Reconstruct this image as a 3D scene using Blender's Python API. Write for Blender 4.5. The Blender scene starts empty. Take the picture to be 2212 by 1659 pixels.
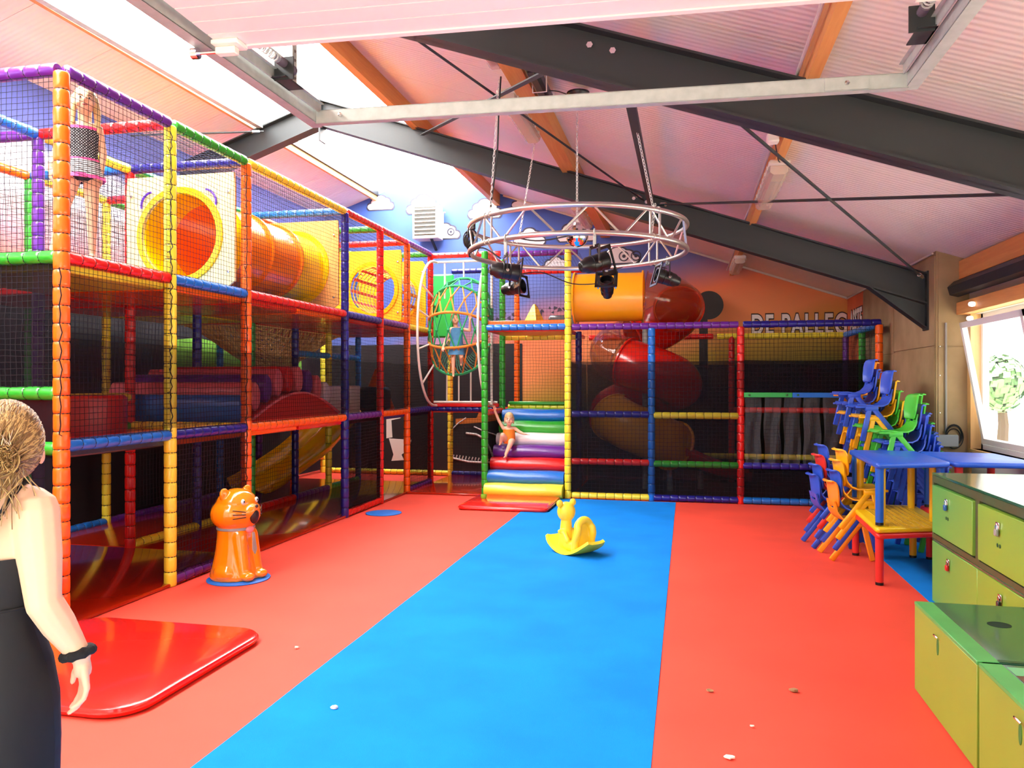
import bpy, bmesh, math, random
from math import sin, cos, pi, radians, sqrt
from mathutils import Vector, Matrix
random.seed(7)
D = bpy.data
SC = bpy.context.scene
COL = SC.collection

# ---------------------------------------------------------------- camera, world, light, exposure
cam_d = D.cameras.new('camera'); cam = D.objects.new('camera', cam_d); COL.objects.link(cam)
cam_d.sensor_fit = 'HORIZONTAL'; cam_d.sensor_width = 36.0; cam_d.lens = 36.0 * 1700.0 / 2212.0
cam_d.shift_y = -(829.5 - 827.0) / 2212.0
cam_d.clip_start = 0.05; cam_d.clip_end = 200
cam.location = (0, 0, 1.64)
cam.rotation_euler = (pi / 2, 0, math.atan(378.0 / 1700.0))
SC.camera = cam

SKY = 3.3          # bright hazy summer sky
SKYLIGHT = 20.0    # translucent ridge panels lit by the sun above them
w = D.worlds.new('daylight'); SC.world = w; w.use_nodes = True
_bg = w.node_tree.nodes['Background']
_bg.inputs[0].default_value = (0.93, 0.97, 1.0, 1); _bg.inputs[1].default_value = SKY

sun_d = D.lights.new('sun', 'SUN'); sun_d.energy = 26.0; sun_d.angle = radians(.6); sun_d.color = (1, .96, .9)
sun_o = D.objects.new('sun', sun_d); COL.objects.link(sun_o); sun_o.rotation_euler = Vector((.22, .26, -.94)).to_track_quat('-Z', 'Y').to_euler()
def portal(name, loc, rot, sx, sy):
    # marks the real opening so that the sky light through it is sampled well; it emits nothing itself
    l = D.lights.new(name, 'AREA'); l.shape = 'RECTANGLE'; l.size = sx; l.size_y = sy; l.cycles.is_portal = True
    o = D.objects.new(name, l); COL.objects.link(o); o.location = loc; o.rotation_euler = rot
portal('daylight_door', (-0.5, -0.95, 1.45), (radians(90), 0, 0), 3.2, 2.9)
portal('daylight_window', (3.1, 5.6, 1.65), (radians(90), 0, radians(90)), 7.0, 1.4)

SC.view_settings.view_transform = 'Standard'
try: SC.view_settings.look = 'None'
except Exception: pass
SC.view_settings.exposure = 0.0; SC.view_settings.gamma = 1.0; SC.view_settings.use_curve_mapping = False
cy = SC.cycles
cy.use_denoising = True
cy.max_bounces = 7; cy.diffuse_bounces = 4; cy.glossy_bounces = 3; cy.transmission_bounces = 6; cy.transparent_max_bounces = 24
cy.caustics_reflective = False; cy.caustics_refractive = False
cy.sample_clamp_indirect = 8.0

# ---------------------------------------------------------------- materials
def H(h):
    c = [int(h[i:i + 2], 16) / 255 for i in (0, 2, 4)]
    return tuple(v / 12.92 if v <= .04045 else ((v + .055) / 1.055) ** 2.4 for v in c)

MATS = {}
def mat(name, col, rough=.5, metal=0., coat=0., bump=0., bscale=40., var=0., vscale=6., trans=0., alpha=1., emit=0., spec=.5, sss=0., var2=None):
    if name in MATS: return MATS[name]
    if isinstance(col, str): col = H(col)
    m = D.materials.new(name); m.use_nodes = True; nt = m.node_tree; b = nt.nodes['Principled BSDF']
    b.inputs['Base Color'].default_value = (*col, 1); b.inputs['Roughness'].default_value = rough
    b.inputs['Metallic'].default_value = metal; b.inputs['Coat Weight'].default_value = coat
    b.inputs['Coat Roughness'].default_value = .08; b.inputs['Specular IOR Level'].default_value = spec
    b.inputs['Transmission Weight'].default_value = trans; b.inputs['Alpha'].default_value = alpha
    if sss: b.inputs['Subsurface Weight'].default_value = sss; b.inputs['Subsurface Radius'].default_value = (.02, .008, .004)
    if emit: b.inputs['Emission Color'].default_value = (*col, 1); b.inputs['Emission Strength'].default_value = emit
    if bump or var:
        tc = nt.nodes.new('ShaderNodeTexCoord')
    if var:
        n = nt.nodes.new('ShaderNodeTexNoise'); n.inputs['Scale'].default_value = vscale; n.inputs['Detail'].default_value = 5
        r = nt.nodes.new('ShaderNodeMix'); r.data_type = 'RGBA'
        c2 = H(var2) if var2 else tuple(min(1, c * (1 - var)) for c in col)
        r.inputs[6].default_value = (*col, 1); r.inputs[7].default_value = (*c2, 1)
        mp = nt.nodes.new('ShaderNodeMapRange'); mp.inputs[1].default_value = .35; mp.inputs[2].default_value = .68
        nt.links.new(tc.outputs['Object'], n.inputs['Vector']); nt.links.new(n.outputs[0], mp.inputs[0])
        nt.links.new(mp.outputs[0], r.inputs[0]); nt.links.new(r.outputs[2], b.inputs['Base Color'])
    if bump:
        n = nt.nodes.new('ShaderNodeTexNoise'); n.inputs['Scale'].default_value = bscale; n.inputs['Detail'].default_value = 3
        bp = nt.nodes.new('ShaderNodeBump'); bp.inputs['Strength'].default_value = bump; bp.inputs['Distance'].default_value = .01
        nt.links.new(tc.outputs['Object'], n.inputs['Vector']); nt.links.new(n.outputs[0], bp.inputs['Height'])
        nt.links.new(bp.outputs[0], b.inputs['Normal'])
    MATS[name] = m; return m

PAL = dict(red='e01a16', orange='ff6a0c', yellow='fcea40', green='2fa52c', blue='1370cf', darkblue='1d1c86', purple='63248f', teal='159a5a', lime='7cc832', paleyellow='f3f08a', lightblue='1a8fdc', white='f2f0ec', pink='f07078', charcoal='3a3a40')
def vinyl(c): return mat('vinyl_' + c, PAL.get(c, c), rough=.3, coat=.25, bump=.25, bscale=26)
def plastic(c, h=None): return mat('plastic_' + c, h or PAL[c], rough=.34)
M_TIE = mat('cable_tie_black', '0d0c10', rough=.5)
M_NET = mat('net_cord', '10101a', rough=.8)
M_NETBLUELIT = mat('net_cord_blue_lit', '20244a', rough=.8)  # black cord with the blue light on the inner nets put into its colour
M_ALU = mat('aluminium', 'cfcac4', rough=.3, metal=.85)
M_GALV = mat('galvanised', 'b4bab6', rough=.45, metal=.25, var=.15, vscale=18)
M_STEEL = mat('painted_steel', '23282a', rough=.5, bump=.05)
M_CHROME = mat('chrome', 'd8d8d8', rough=.15, metal=1.)
M_BLACK = mat('black_metal', '0e0e10', rough=.35)
M_CABLE = mat('black_cable', '0b0b0d', rough=.5)
M_WHITEPIPE = mat('white_pipe', 'ece6da', rough=.35)

def wood(name, c1, c2, axis='Y', scale=3.0):
    m = D.materials.new(name); m.use_nodes = True; nt = m.node_tree; b = nt.nodes['Principled BSDF']; b.inputs['Roughness'].default_value = .6
    tc = nt.nodes.new('ShaderNodeTexCoord'); mp = nt.nodes.new('ShaderNodeMapping')
    s = [scale * 6] * 3; s['XYZ'.index(axis)] = scale * .35; mp.inputs['Scale'].default_value = s
    n = nt.nodes.new('ShaderNodeTexNoise'); n.inputs['Scale'].default_value = 1.5; n.inputs['Detail'].default_value = 6; n.inputs['Distortion'].default_value = 1.2
    r = nt.nodes.new('ShaderNodeMix'); r.data_type = 'RGBA'; r.inputs[6].default_value = (*H(c1), 1); r.inputs[7].default_value = (*H(c2), 1)
    nt.links.new(tc.outputs['Object'], mp.inputs[0]); nt.links.new(mp.outputs[0], n.inputs['Vector']); nt.links.new(n.outputs[0], r.inputs[0]); nt.links.new(r.outputs[2], b.inputs['Base Color'])
    return m
M_WOOD = wood('pine_beam', 'dfa45e', 'bf7c3e', 'Y')
M_WOODV = wood('pine_jamb', 'f0c98a', 'd59a55', 'Z')

def screen_mat(name, col, dens):
    m = D.materials.new(name); m.use_nodes = True; nt = m.node_tree; b = nt.nodes['Principled BSDF']
    b.inputs['Base Color'].default_value = (*H(col), 1); b.inputs['Roughness'].default_value = .9; b.inputs['Specular IOR Level'].default_value = .1
    b.inputs['Alpha'].default_value = dens
    return m
M_SCREEN = screen_mat('fine_black_mesh', '1b181d', .52)
M_SCREENF = screen_mat('fine_black_mesh_front', '1b181d', .42)
M_SCREEN2 = screen_mat('double_black_mesh', '131117', .84)

# ---------------------------------------------------------------- mesh builder
class MB:
    def __init__(s): s.v = []; s.f = []; s.mi = []; s.cur = 0
    def add(s, vs, fs):
        k = len(s.v); s.v += [tuple(p) for p in vs]; s.f += [tuple(i + k for i in f) for f in fs]; s.mi += [s.cur] * len(fs); return s
    def box(s, x0, x1, y0, y1, z0, z1, c=0, M=None):
        if c <= 0:
            vs = [(x, y, z) for z in (z0, z1) for y in (y0, y1) for x in (x0, x1)]
            fs = [(0, 2, 3, 1), (4, 5, 7, 6), (0, 1, 5, 4), (2, 6, 7, 3), (0, 4, 6, 2), (1, 3, 7, 5)]
        else:
            vs = []; idx = {}
            for sx in (0, 1):
                for sy in (0, 1):
                    for sz in (0, 1):
                        P = ((x0, x1)[sx], (y0, y1)[sy], (z0, z1)[sz]); d = (c if sx == 0 else -c, c if sy == 0 else -c, c if sz == 0 else -c)
                        for a in range(3):
                            q = [P[i] + (d[i] if i != a else 0) for i in range(3)]
                            idx[(sx, sy, sz, a)] = len(vs); vs.append(q)
            fs = []
            g = lambda sx, sy, sz, a: idx[(sx, sy, sz, a)]
            for t in (0, 1):
                f = [g(t, 0, 0, 0), g(t, 1, 0, 0), g(t, 1, 1, 0), g(t, 0, 1, 0)]; fs.append(f if t else f[::-1])
                f = [g(0, t, 0, 1), g(0, t, 1, 1), g(1, t, 1, 1), g(1, t, 0, 1)]; fs.append(f if t else f[::-1])
                f = [g(0, 0, t, 2), g(1, 0, t, 2), g(1, 1, t, 2), g(0, 1, t, 2)]; fs.append(f if t else f[::-1])
            for a1, a2, a3 in ((0, 1, 2), (0, 2, 1), (1, 2, 0)):
                for s1 in (0, 1):
                    for s2 in (0, 1):
                        def k(t, a):
                            q = [0, 0, 0]; q[a1] = s1; q[a2] = s2; q[a3] = t; return g(*q, a)
                        f = [k(0, a1), k(1, a1), k(1, a2), k(0, a2)]
                        fl = (s1 ^ s2) ^ (1 if (a1, a2, a3) == (0, 2, 1) else 0)
                        fs.append(f if fl else f[::-1])
            for sx in (0, 1):
                for sy in (0, 1):
                    for sz in (0, 1):
                        f = [g(sx, sy, sz, 0), g(sx, sy, sz, 1), g(sx, sy, sz, 2)]
                        fs.append(f if (sx + sy + sz) % 2 else f[::-1])
        if M is not None: vs = [M @ Vector(p) for p in vs]
        return s.add(vs, fs)
    def obox(s, c, size, R=None, ch=0):
        M = Matrix.Translation(c) @ ((R.to_4x4() if R is not None else Matrix.Identity(4)))
        h = [q / 2 for q in size]; return s.box(-h[0], h[0], -h[1], h[1], -h[2], h[2], ch, M)
    def beam(s, p, q, w, h, up=(0, 0, 1), ch=0):
        p = Vector(p); q = Vector(q); t = (q - p); L = t.length; t.normalize(); u = Vector(up); sd = t.cross(u).normalized(); u = sd.cross(t).normalized()
        R = Matrix((t, sd, u)).transposed(); return s.obox((p + q) / 2, (L, w, h), R, ch)
    def ring_frames(s, pts, closed=False):
        P = [Vector(p) for p in pts]; n = len(P); T = []
        for i in range(n):
            a = P[(i - 1) % n] if (closed or i > 0) else P[i]; b = P[(i + 1) % n] if (closed or i < n - 1) else P[i]
            t = b - a; t = t.normalized() if t.length > 1e-9 else Vector((0, 0, 1)); T.append(t)
        u = T[0].orthogonal().normalized(); U = []
        for i in range(n):
            u = u - T[i] * u.dot(T[i])
            if u.length < 1e-6: u = T[i].orthogonal()
            u.normalize(); U.append(u.copy())
        return P, T, U
    def tube(s, pts, r, n=8, caps=True, closed=False, sq=None):
        P, T, U = s.ring_frames(pts, closed); m = len(P); rr = r if isinstance(r, (list, tuple)) else [r] * m
        vs = []
        for i in range(m):
            V = T[i].cross(U[i])
            for k in range(n):
                a = 2 * pi * k / n; vs.append(P[i] + U[i] * (cos(a) * rr[i]) + V * (sin(a) * rr[i]))
        fs = []
        for i in range(m if closed else m - 1):
            j = (i + 1) % m
            for k in range(n):
                l = (k + 1) % n; fs.append((i * n + k, i * n + l, j * n + l, j * n + k))
        if caps and not closed: fs.append(tuple(range(n - 1, -1, -1))); fs.append(tuple((m - 1) * n + k for k in range(n)))
        return s.add(vs, fs)
    def lathe(s, prof, n=16, M=None, caps=True, a0=0, a1=2 * pi):
        full = abs(a1 - a0 - 2 * pi) < 1e-6; nn = n if full else n + 1; vs = []
        for r, z in prof:
            for k in range(nn):
                a = a0 + (a1 - a0) * k / n; vs.append((r * cos(a), r * sin(a), z))
        fs = []
        for i in range(len(prof) - 1):
            for k in range(n):
                l = (k + 1) % nn; fs.append((i * nn + k, i * nn + l, (i + 1) * nn + l, (i + 1) * nn + k))
        if caps and full:
            if prof[0][0] > 1e-6: fs.append(tuple(range(n - 1, -1, -1)))
            if prof[-1][0] > 1e-6: fs.append(tuple((len(prof) - 1) * nn + k for k in range(n)))
        if M is not None: vs = [M @ Vector(p) for p in vs]
        return s.add(vs, fs)
    def sphere(s, c, r, nu=16, nv=10, M=None):
        if not isinstance(r, (tuple, list)): r = (r, r, r)
        vs = [(0, 0, -1)]
        for i in range(1, nv):
            t = -pi / 2 + pi * i / nv
            for k in range(nu): vs.append((cos(t) * cos(2 * pi * k / nu), cos(t) * sin(2 * pi * k / nu), sin(t)))
        vs.append((0, 0, 1)); fs = []
        for k in range(nu): fs.append((0, 1 + (k + 1) % nu, 1 + k))
        for i in range(nv - 2):
            for k in range(nu):
                a = 1 + i * nu + k; b = 1 + i * nu + (k + 1) % nu; fs.append((a, b, b + nu, a + nu))
        e = len(vs) - 1; o = 1 + (nv - 2) * nu
        for k in range(nu): fs.append((o + k, o + (k + 1) % nu, e))
        vs = [Vector((p[0] * r[0], p[1] * r[1], p[2] * r[2])) for p in vs]
        if M is not None: vs = [M @ p for p in vs]
        vs = [p + Vector(c) for p in vs]
        return s.add(vs, fs)
    def prism(s, poly, z0, z1, M=None):
        n = len(poly); vs = [(x, y, z0) for x, y in poly] + [(x, y, z1) for x, y in poly]
        fs = [tuple(range(n - 1, -1, -1)), tuple(range(n, 2 * n))] + [(i, (i + 1) % n, n + (i + 1) % n, n + i) for i in range(n)]
        if M is not None: vs = [M @ Vector(p) for p in vs]
        return s.add(vs, fs)
    def sheet(s, rows, th=0., close=False):
        # grid of points; th gives thickness along the averaged normal
        nr = len(rows); nc = len(rows[0]); R = [[Vector(p) for p in r] for r in rows]
        vs = [p for r in R for p in r]; fs = []
        for i in range(nr - 1):
            for j in range(nc - 1): fs.append((i * nc + j, i * nc + j + 1, (i + 1) * nc + j + 1, (i + 1) * nc + j))
        if th:
            N = []
            for i in range(nr):
                for j in range(nc):
                    a = R[min(i + 1, nr - 1)][j] - R[max(i - 1, 0)][j]; b = R[i][min(j + 1, nc - 1)] - R[i][max(j - 1, 0)]
                    c = b.cross(a); N.append(c.normalized() if c.length > 1e-12 else Vector((0, 0, 1)))
            o = len(vs); vs = vs + [p - n_ * th for p, n_ in zip(vs, N)]
            fs += [tuple(o + q for q in f[::-1]) for f in list(fs)]
            for i in range(nr - 1):
                for j in (0, nc - 1):
                    f = (i * nc + j, (i + 1) * nc + j, o + (i + 1) * nc + j, o + i * nc + j); fs.append(f if j == 0 else f[::-1])
            for j in range(nc - 1):
                for i in (0, nr - 1):
                    f = (i * nc + j, i * nc + j + 1, o + i * nc + j + 1, o + i * nc + j); fs.append(f[::-1] if i == 0 else f)
        return s.add(vs, fs)
    def strand(s, p, q, r):
        p = Vector(p); q = Vector(q); t = (q - p).normalized(); u = t.orthogonal().normalized(); v = t.cross(u)
        vs = []
        for c in (p, q):
            for k in range(3):
                a = 2 * pi * k / 3; vs.append(c + u * (cos(a) * r) + v * (sin(a) * r))
        return s.add(vs, [(0, 1, 4, 3), (1, 2, 5, 4), (2, 0, 3, 5)])
    def mesh(s, name, mats, smooth=True, ang=38, fix=True):
        me = D.meshes.new(name); me.from_pydata(s.v, [], s.f)
        if smooth and fix:
            bm = bmesh.new(); bm.from_mesh(me); bmesh.ops.recalc_face_normals(bm, faces=bm.faces); bm.to_mesh(me); bm.free()
        if not isinstance(mats, (list, tuple)): mats = [mats]
        for m in mats: me.materials.append(m)
        if len(mats) > 1: me.polygons.foreach_set('material_index', s.mi)
        if smooth:
            me.shade_smooth(); me.set_sharp_from_angle(angle=radians(ang))
        me.update(); return me
    def build(s, name, mats, parent=None, smooth=True, ang=38, **kw):
        return link(name, s.mesh(name, mats, smooth, ang), parent, **kw)

def link(name, data, parent=None, loc=None, rot=None, label=None, cat=None, group=None, kind=None):
    o = D.objects.new(name, data); COL.objects.link(o)
    if parent is not None: o.parent = parent
    if loc is not None: o.location = loc
    if rot is not None: o.rotation_euler = rot
    return tag(o, label, cat, group, kind)
def tag(o, label=None, cat=None, group=None, kind=None):
    if label: o['label'] = label
    if cat: o['category'] = cat
    if group: o['group'] = group
    if kind: o['kind'] = kind
    return o
def thing(name, label, cat, loc=(0, 0, 0), rz=0, group=None):
    return link(name, None, None, loc, (0, 0, rz), label, cat, group)
def children(o): return [c for c in o.children]
def copy_tree(o, parent=None):
    c = o.copy(); COL.objects.link(c)
    c.parent = parent
    for ch in children(o): copy_tree(ch, c)
    return c
def arc(c, r, a0, a1, n, ax=0, ay=2):
    out = []
    for i in range(n + 1):
        a = a0 + (a1 - a0) * i / n; p = list(c); p[ax] += r * cos(a); p[ay] += r * sin(a); out.append(tuple(p))
    return out
def rrect(x0, x1, y0, y1, r, n=6):
    out = []
    for cx, cyy, a in ((x1 - r, y1 - r, 0), (x0 + r, y1 - r, pi / 2), (x0 + r, y0 + r, pi), (x1 - r, y0 + r, 1.5 * pi)):
        for i in range(n + 1):
            t = a + pi / 2 * i / n; out.append((cx + r * cos(t), cyy + r * sin(t)))
    return out
def slab(mb, poly, z0, z1, e):
    # a padded mat: polygon prism with rounded rim
    n = len(poly); cx = sum(p[0] for p in poly) / n; cyy = sum(p[1] for p in poly) / n
    def inset(d): 
        out = []
        for i in range(n):
            a = Vector(poly[i - 1]); b = Vector(poly[i]); c = Vector(poly[(i + 1) % n])
            t = (c - a); t = t.normalized() if t.length else Vector((1, 0)); out.append((b.x - t.y * d, b.y + t.x * d))
        return out
    levels = [(e, z0), (e * .3, z0 + e * .3), (0, z0 + e), (0, z1 - e), (e * .3, z1 - e * .3), (e, z1)]
    vs = []; fs = []
    for d, z in levels: vs += [(x, y, z) for x, y in inset(d)]
    for l in range(len(levels) - 1):
        for i in range(n):
            j = (i + 1) % n; fs.append((l * n + i, l * n + j, (l + 1) * n + j, (l + 1) * n + i))
    fs.append(tuple(range(n - 1, -1, -1))); fs.append(tuple((len(levels) - 1) * n + i for i in range(n)))
    return mb.add(vs, fs)
# ---------------------------------------------------------------- the room
RIDGE = -4.65; XL = -6.75; XR = 2.6; XW = 2.92; YB = 13.9; YF = -0.9
def zr(x): return 3.94 - .342 * x if x >= RIDGE else 7.12 + .342 * x

M_FLOOR = mat('red_floor_covering', 'ec4f3c', spec=.3, rough=.62, var=.14, vscale=1.2, bump=.05, bscale=300)
M_BLUEFLOOR = mat('blue_carpet', '0a84e4', spec=.15, rough=.9, var=.16, vscale=1.6, bump=.3, bscale=240)
fl = MB().box(XL - .2, 3.2, .9, YB + .2, -.12, 0).build('floor', M_FLOOR, kind='structure', smooth=False)
for nm, x0, x1, y0, y1, lb in (('carpet_runner', -2.06, -.15, .9, 11.02, 'wide blue carpet runner down the middle of the red floor'),
                               ('carpet_runner', 1.77, 2.59, 3.0, 10.9, 'blue carpet strip under the tables and stacked chairs')):
    n = 26; rows = [[(x0 + (x1 - x0) * j / 8, y0 + (y1 - y0) * i / n, .004 + .0018 * sin(i * 1.7 + j * .6)) for j in range(9)] for i in range(n + 1)]
    MB().sheet(rows, .004).build(nm, M_BLUEFLOOR, label=lb, cat='carpet')

def mural_mat():
    m = D.materials.new('printed_mural'); m.use_nodes = True; nt = m.node_tree; b = nt.nodes['Principled BSDF']; b.inputs['Roughness'].default_value = .65
    tc = nt.nodes.new('ShaderNodeTexCoord'); sp = nt.nodes.new('ShaderNodeSeparateXYZ'); nt.links.new(tc.outputs['Object'], sp.inputs[0])
    mx = nt.nodes.new('ShaderNodeMath'); mx.operation = 'MULTIPLY_ADD'; mx.inputs[1].default_value = -.27
    nt.links.new(sp.outputs[0], mx.inputs[0]); nt.links.new(sp.outputs[2], mx.inputs[2])
    n = nt.nodes.new('ShaderNodeTexNoise'); n.inputs['Scale'].default_value = 1.3; n.inputs['Detail'].default_value = 4
    nt.links.new(tc.outputs['Object'], n.inputs['Vector'])
    ad = nt.nodes.new('ShaderNodeMath'); ad.operation = 'MULTIPLY_ADD'; ad.inputs[1].default_value = .35
    nt.links.new(n.outputs[0], ad.inputs[0]); nt.links.new(mx.outputs[0], ad.inputs[2])
    dv = nt.nodes.new('ShaderNodeMath'); dv.operation = 'DIVIDE'; dv.inputs[1].default_value = 6.; nt.links.new(ad.outputs[0], dv.inputs[0])
    cr = nt.nodes.new('ShaderNodeValToRGB'); e = cr.color_ramp
    pts = [(1.3, '6b6a22'), (2.0, 'c9a23a'), (2.45, 'f59a5c'), (3.15, 'f08052'), (3.5, 'a87486'), (3.85, '5a6aac'), (4.6, '3f5cae'), (5.9, '3f62b4')]
    while len(e.elements) < len(pts): e.elements.new(.5)
    for el, (t, c) in zip(e.elements, pts): el.position = (t + .17) / 6; el.color = (*H(c), 1)
    nt.links.new(dv.outputs[0], cr.inputs[0]); nt.links.new(cr.outputs[0], b.inputs['Base Color'])
    return m
M_MURAL = mural_mat()
wb = MB()
poly = [(XL, 0), (XR, 0), (XR, zr(XR)), (RIDGE, zr(RIDGE)), (XL, zr(XL))]
Mxz = Matrix(((1, 0, 0, 0), (0, 0, 1, 0), (0, 1, 0, 0), (0, 0, 0, 1)))
wb.prism(poly, YB, YB + .15, Mxz)
wall_back = wb.build('wall_back', M_MURAL, kind='structure', smooth=False)

def left_mat():
    # dark boards low down, a printed green hill, then clouds and blue sky
    m = D.materials.new('left_wall_print'); m.use_nodes = True; nt = m.node_tree; b = nt.nodes['Principled BSDF']; b.inputs['Roughness'].default_value = .7
    tc = nt.nodes.new('ShaderNodeTexCoord'); sp = nt.nodes.new('ShaderNodeSeparateXYZ'); nt.links.new(tc.outputs['Object'], sp.inputs[0])
    n = nt.nodes.new('ShaderNodeTexNoise'); n.inputs['Scale'].default_value = 1.6; n.inputs['Detail'].default_value = 3; nt.links.new(tc.outputs['Object'], n.inputs['Vector'])
    ad = nt.nodes.new('ShaderNodeMath'); ad.operation = 'MULTIPLY_ADD'; ad.inputs[1].default_value = .5; nt.links.new(n.outputs[0], ad.inputs[0]); nt.links.new(sp.outputs[2], ad.inputs[2])
    dv = nt.nodes.new('ShaderNodeMath'); dv.operation = 'DIVIDE'; dv.inputs[1].default_value = 6.; nt.links.new(ad.outputs[0], dv.inputs[0])
    cr = nt.nodes.new('ShaderNodeValToRGB'); e = cr.color_ramp; e.interpolation = 'LINEAR'
    pts = [(1.2, '18151a'), (2.7, '1d1a20'), (2.85, 'd98a78'), (3.2, 'd8a8b8'), (3.6, 'dfe2f2'), (4.05, 'e4e8f6'), (4.2, '5a68b8'), (5.5, '4a5cb4')]
    while len(e.elements) < len(pts): e.elements.new(.5)
    for el, (t, c) in zip(e.elements, pts): el.position = (t + .25) / 6; el.color = (*H(c), 1)
    nt.links.new(dv.outputs[0], cr.inputs[0]); nt.links.new(cr.outputs[0], b.inputs['Base Color'])
    return m
MB().box(XL - .15, XL, YF, YB + .15, 0, zr(XL)).build('wall_left', left_mat(), kind='structure', smooth=False)
M_BEIGE = mat('beige_board', 'a58c66', rough=.75, var=.14, vscale=3, var2='8f7852', bump=.06, bscale=90)
M_WHITEWALL = mat('white_panel_wall', 'd9d4c8', rough=.6)
MB().box(XR, XR + .5, 9.2, YB + .15, 0, zr(XR) + .02).build('wall_right', M_BEIGE, kind='structure', smooth=False)
# board joints of the beige wall: thin cover boards
wr = MB()
for y0, y1, z0, z1 in ((9.22, 10.9, 0, 2.02), (10.92, 12.72, 0, 2.0), (9.22, 10.9, 2.04, 3.0), (10.92, 12.72, 2.02, 3.0)):
    MB().box(XR - .012, XR, y0, y1, z0, z1).build('board', M_BEIGE, D.objects['wall_right'], smooth=False)
MB().box(XR - .012, XR, 12.74, YB, 0, 3.02).build('mural_board', mat('mural_orange', 'dd6a3c', rough=.65, var=.2, vscale=2), D.objects['wall_right'], smooth=False)
MB().box(2.62, XW, 9.19, 9.2, 0, 2.02).build('board', M_BEIGE, D.objects['wall_right'], smooth=False)
MB().box(2.62, XW, 9.19, 9.2, 2.035, zr(2.62) - .02).build('board', M_BEIGE, D.objects['wall_right'], smooth=False)
# window wall, set back behind the pilaster
ww = MB(); WY0, WY1, WZ0, WZ1 = 2.2, 9.12, .95, 2.36
ww.box(XW, XW + .16, YF, 9.2, 0, WZ0).box(XW, XW + .16, YF, 9.2, WZ1, zr(XW)).box(XW, XW + .16, YF, WY0, WZ0, WZ1).box(XW, XW + .16, WY1, 9.2, WZ0, WZ1)
ww.build('wall_window', M_WHITEWALL, kind='structure', smooth=False)
wd = MB().box(XW - .02, XW + .13, WY1 - .03, WY1 + .005, WZ0, WZ1).box(XW - .02, XW, WY1, WY1 + .07, .0, WZ1).build('window_1', M_WOODV, kind='structure', smooth=False)
MB().box(XW - .13, XW + .02, WY0, 9.18, WZ1, WZ1 + .13, .006).build('lintel_board', M_WOOD, wd)
MB().box(XW - .03, XW + .16, WY0, WY1, WZ0 - .03, WZ0).build('sill', M_WOODV, wd)
M_UPVC = mat('white_window_frame', 'e9e6e2', rough=.35)
f = MB(); x0, x1 = XW + .08, XW + .14
f.box(x0, x1, WY0, WY1 - .03, WZ0, WZ0 + .05).box(x0, x1, WY0, WY1 - .03, WZ1 - .06, WZ1)
for y in (WY0, 4.0, 5.7, 7.4, WY1 - .08): f.box(x0, x1, y, y + .05, WZ0, WZ1)
f.build('window_frame', M_UPVC, wd, smooth=False)
# tilted sash leaning into the room
Mt = Matrix.Translation((XW + .1, 0, WZ0 + .06)) @ Matrix.Rotation(radians(-10), 4, 'Y')
sh = MB(); a, b_ = 7.45, 9.02; hh = 1.28
for q in ((a, b_, 0, .06), (a, b_, hh - .06, hh), (a, a + .06, 0, hh), (b_ - .06, b_, 0, hh)): sh.box(-.03, .02, q[0], q[1], q[2], q[3], 0, Mt)
sash = sh.build('sash', M_UPVC, wd, smooth=False)
M_GLASS = D.materials.new('clear_glass'); M_GLASS.use_nodes = True
def glassy(m, col, a, rough=.05):
    b = m.node_tree.nodes['Principled BSDF']; b.inputs['Base Color'].default_value = (*col, 1); b.inputs['Alpha'].default_value = a; b.inputs['Roughness'].default_value = rough
    return m
glassy(M_GLASS, (.9, .95, .95), .10)
MB().box(-.006, 0, a + .06, b_ - .06, .06, hh - .06, 0, Mt).build('pane', M_GLASS, sash, smooth=False)
hd = MB().tube([Mt @ Vector(p) for p in ((-.03, a + .03, .62), (-.09, a + .03, .62), (-.09, a + .03, .5))], .012).build('handle', M_ALU, sash)
for k, (y0, y1) in enumerate(((2.25, 4.0), (4.05, 5.7), (5.75, 7.4))):
    MB().box(XW + .1, XW + .11, y0, y1, WZ0 + .05, WZ1 - .06).build('pane', M_GLASS, wd, smooth=False)
for y, z in ((9.02, 2.31), (8.6, 2.42), (8.25, 2.39)):
    o = MB().lathe([(0, 0), (.022, .004), (.026, .03), (.02, .055), (0, .065)], 12, Matrix.Translation((XW - .135 if z > 2.4 else XW - .02, y, z)) @ Matrix.Rotation(-pi / 2, 4, 'Y')).build('festoon_bulb', mat('opal_bulb', 'ffffff', rough=.3, emit=2.0))
    tag(o, {9.02: 'small white bulb at the top corner of the window jamb', 8.6: 'small white bulb on the wooden lintel face', 8.25: 'small white bulb under the wooden lintel, farthest from the jamb'}[y], 'bulb', 'white bulbs round the window')
# steel tube and timber plate above the window
MB().tube([(2.78, 9.16, 2.63), (2.78, YF, 2.63)], .085, 6).build('beam_1', M_STEEL, kind='structure', ang=20)
MB().box(2.82, XW, YF, 9.2, 2.74, zr(XW) - .01).build('beam_2', M_WOOD, kind='structure', smooth=False)
# wall behind the camera with the open garage door
MB().box(XL, -2.1, YF - .15, YF, 0, 3.6).box(1.1, XW + .16, YF - .15, YF, 0, 3.0).box(-2.1, 1.1, YF - .15, YF, 2.95, 3.6).prism([(XL, 3.0), (XW + .16, 3.0), (XW + .16, zr(XW)), (RIDGE, zr(RIDGE)), (XL, zr(XL))], YF - .15, YF, Mxz).build('wall_front', M_WHITEWALL, kind='structure', smooth=False)

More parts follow.
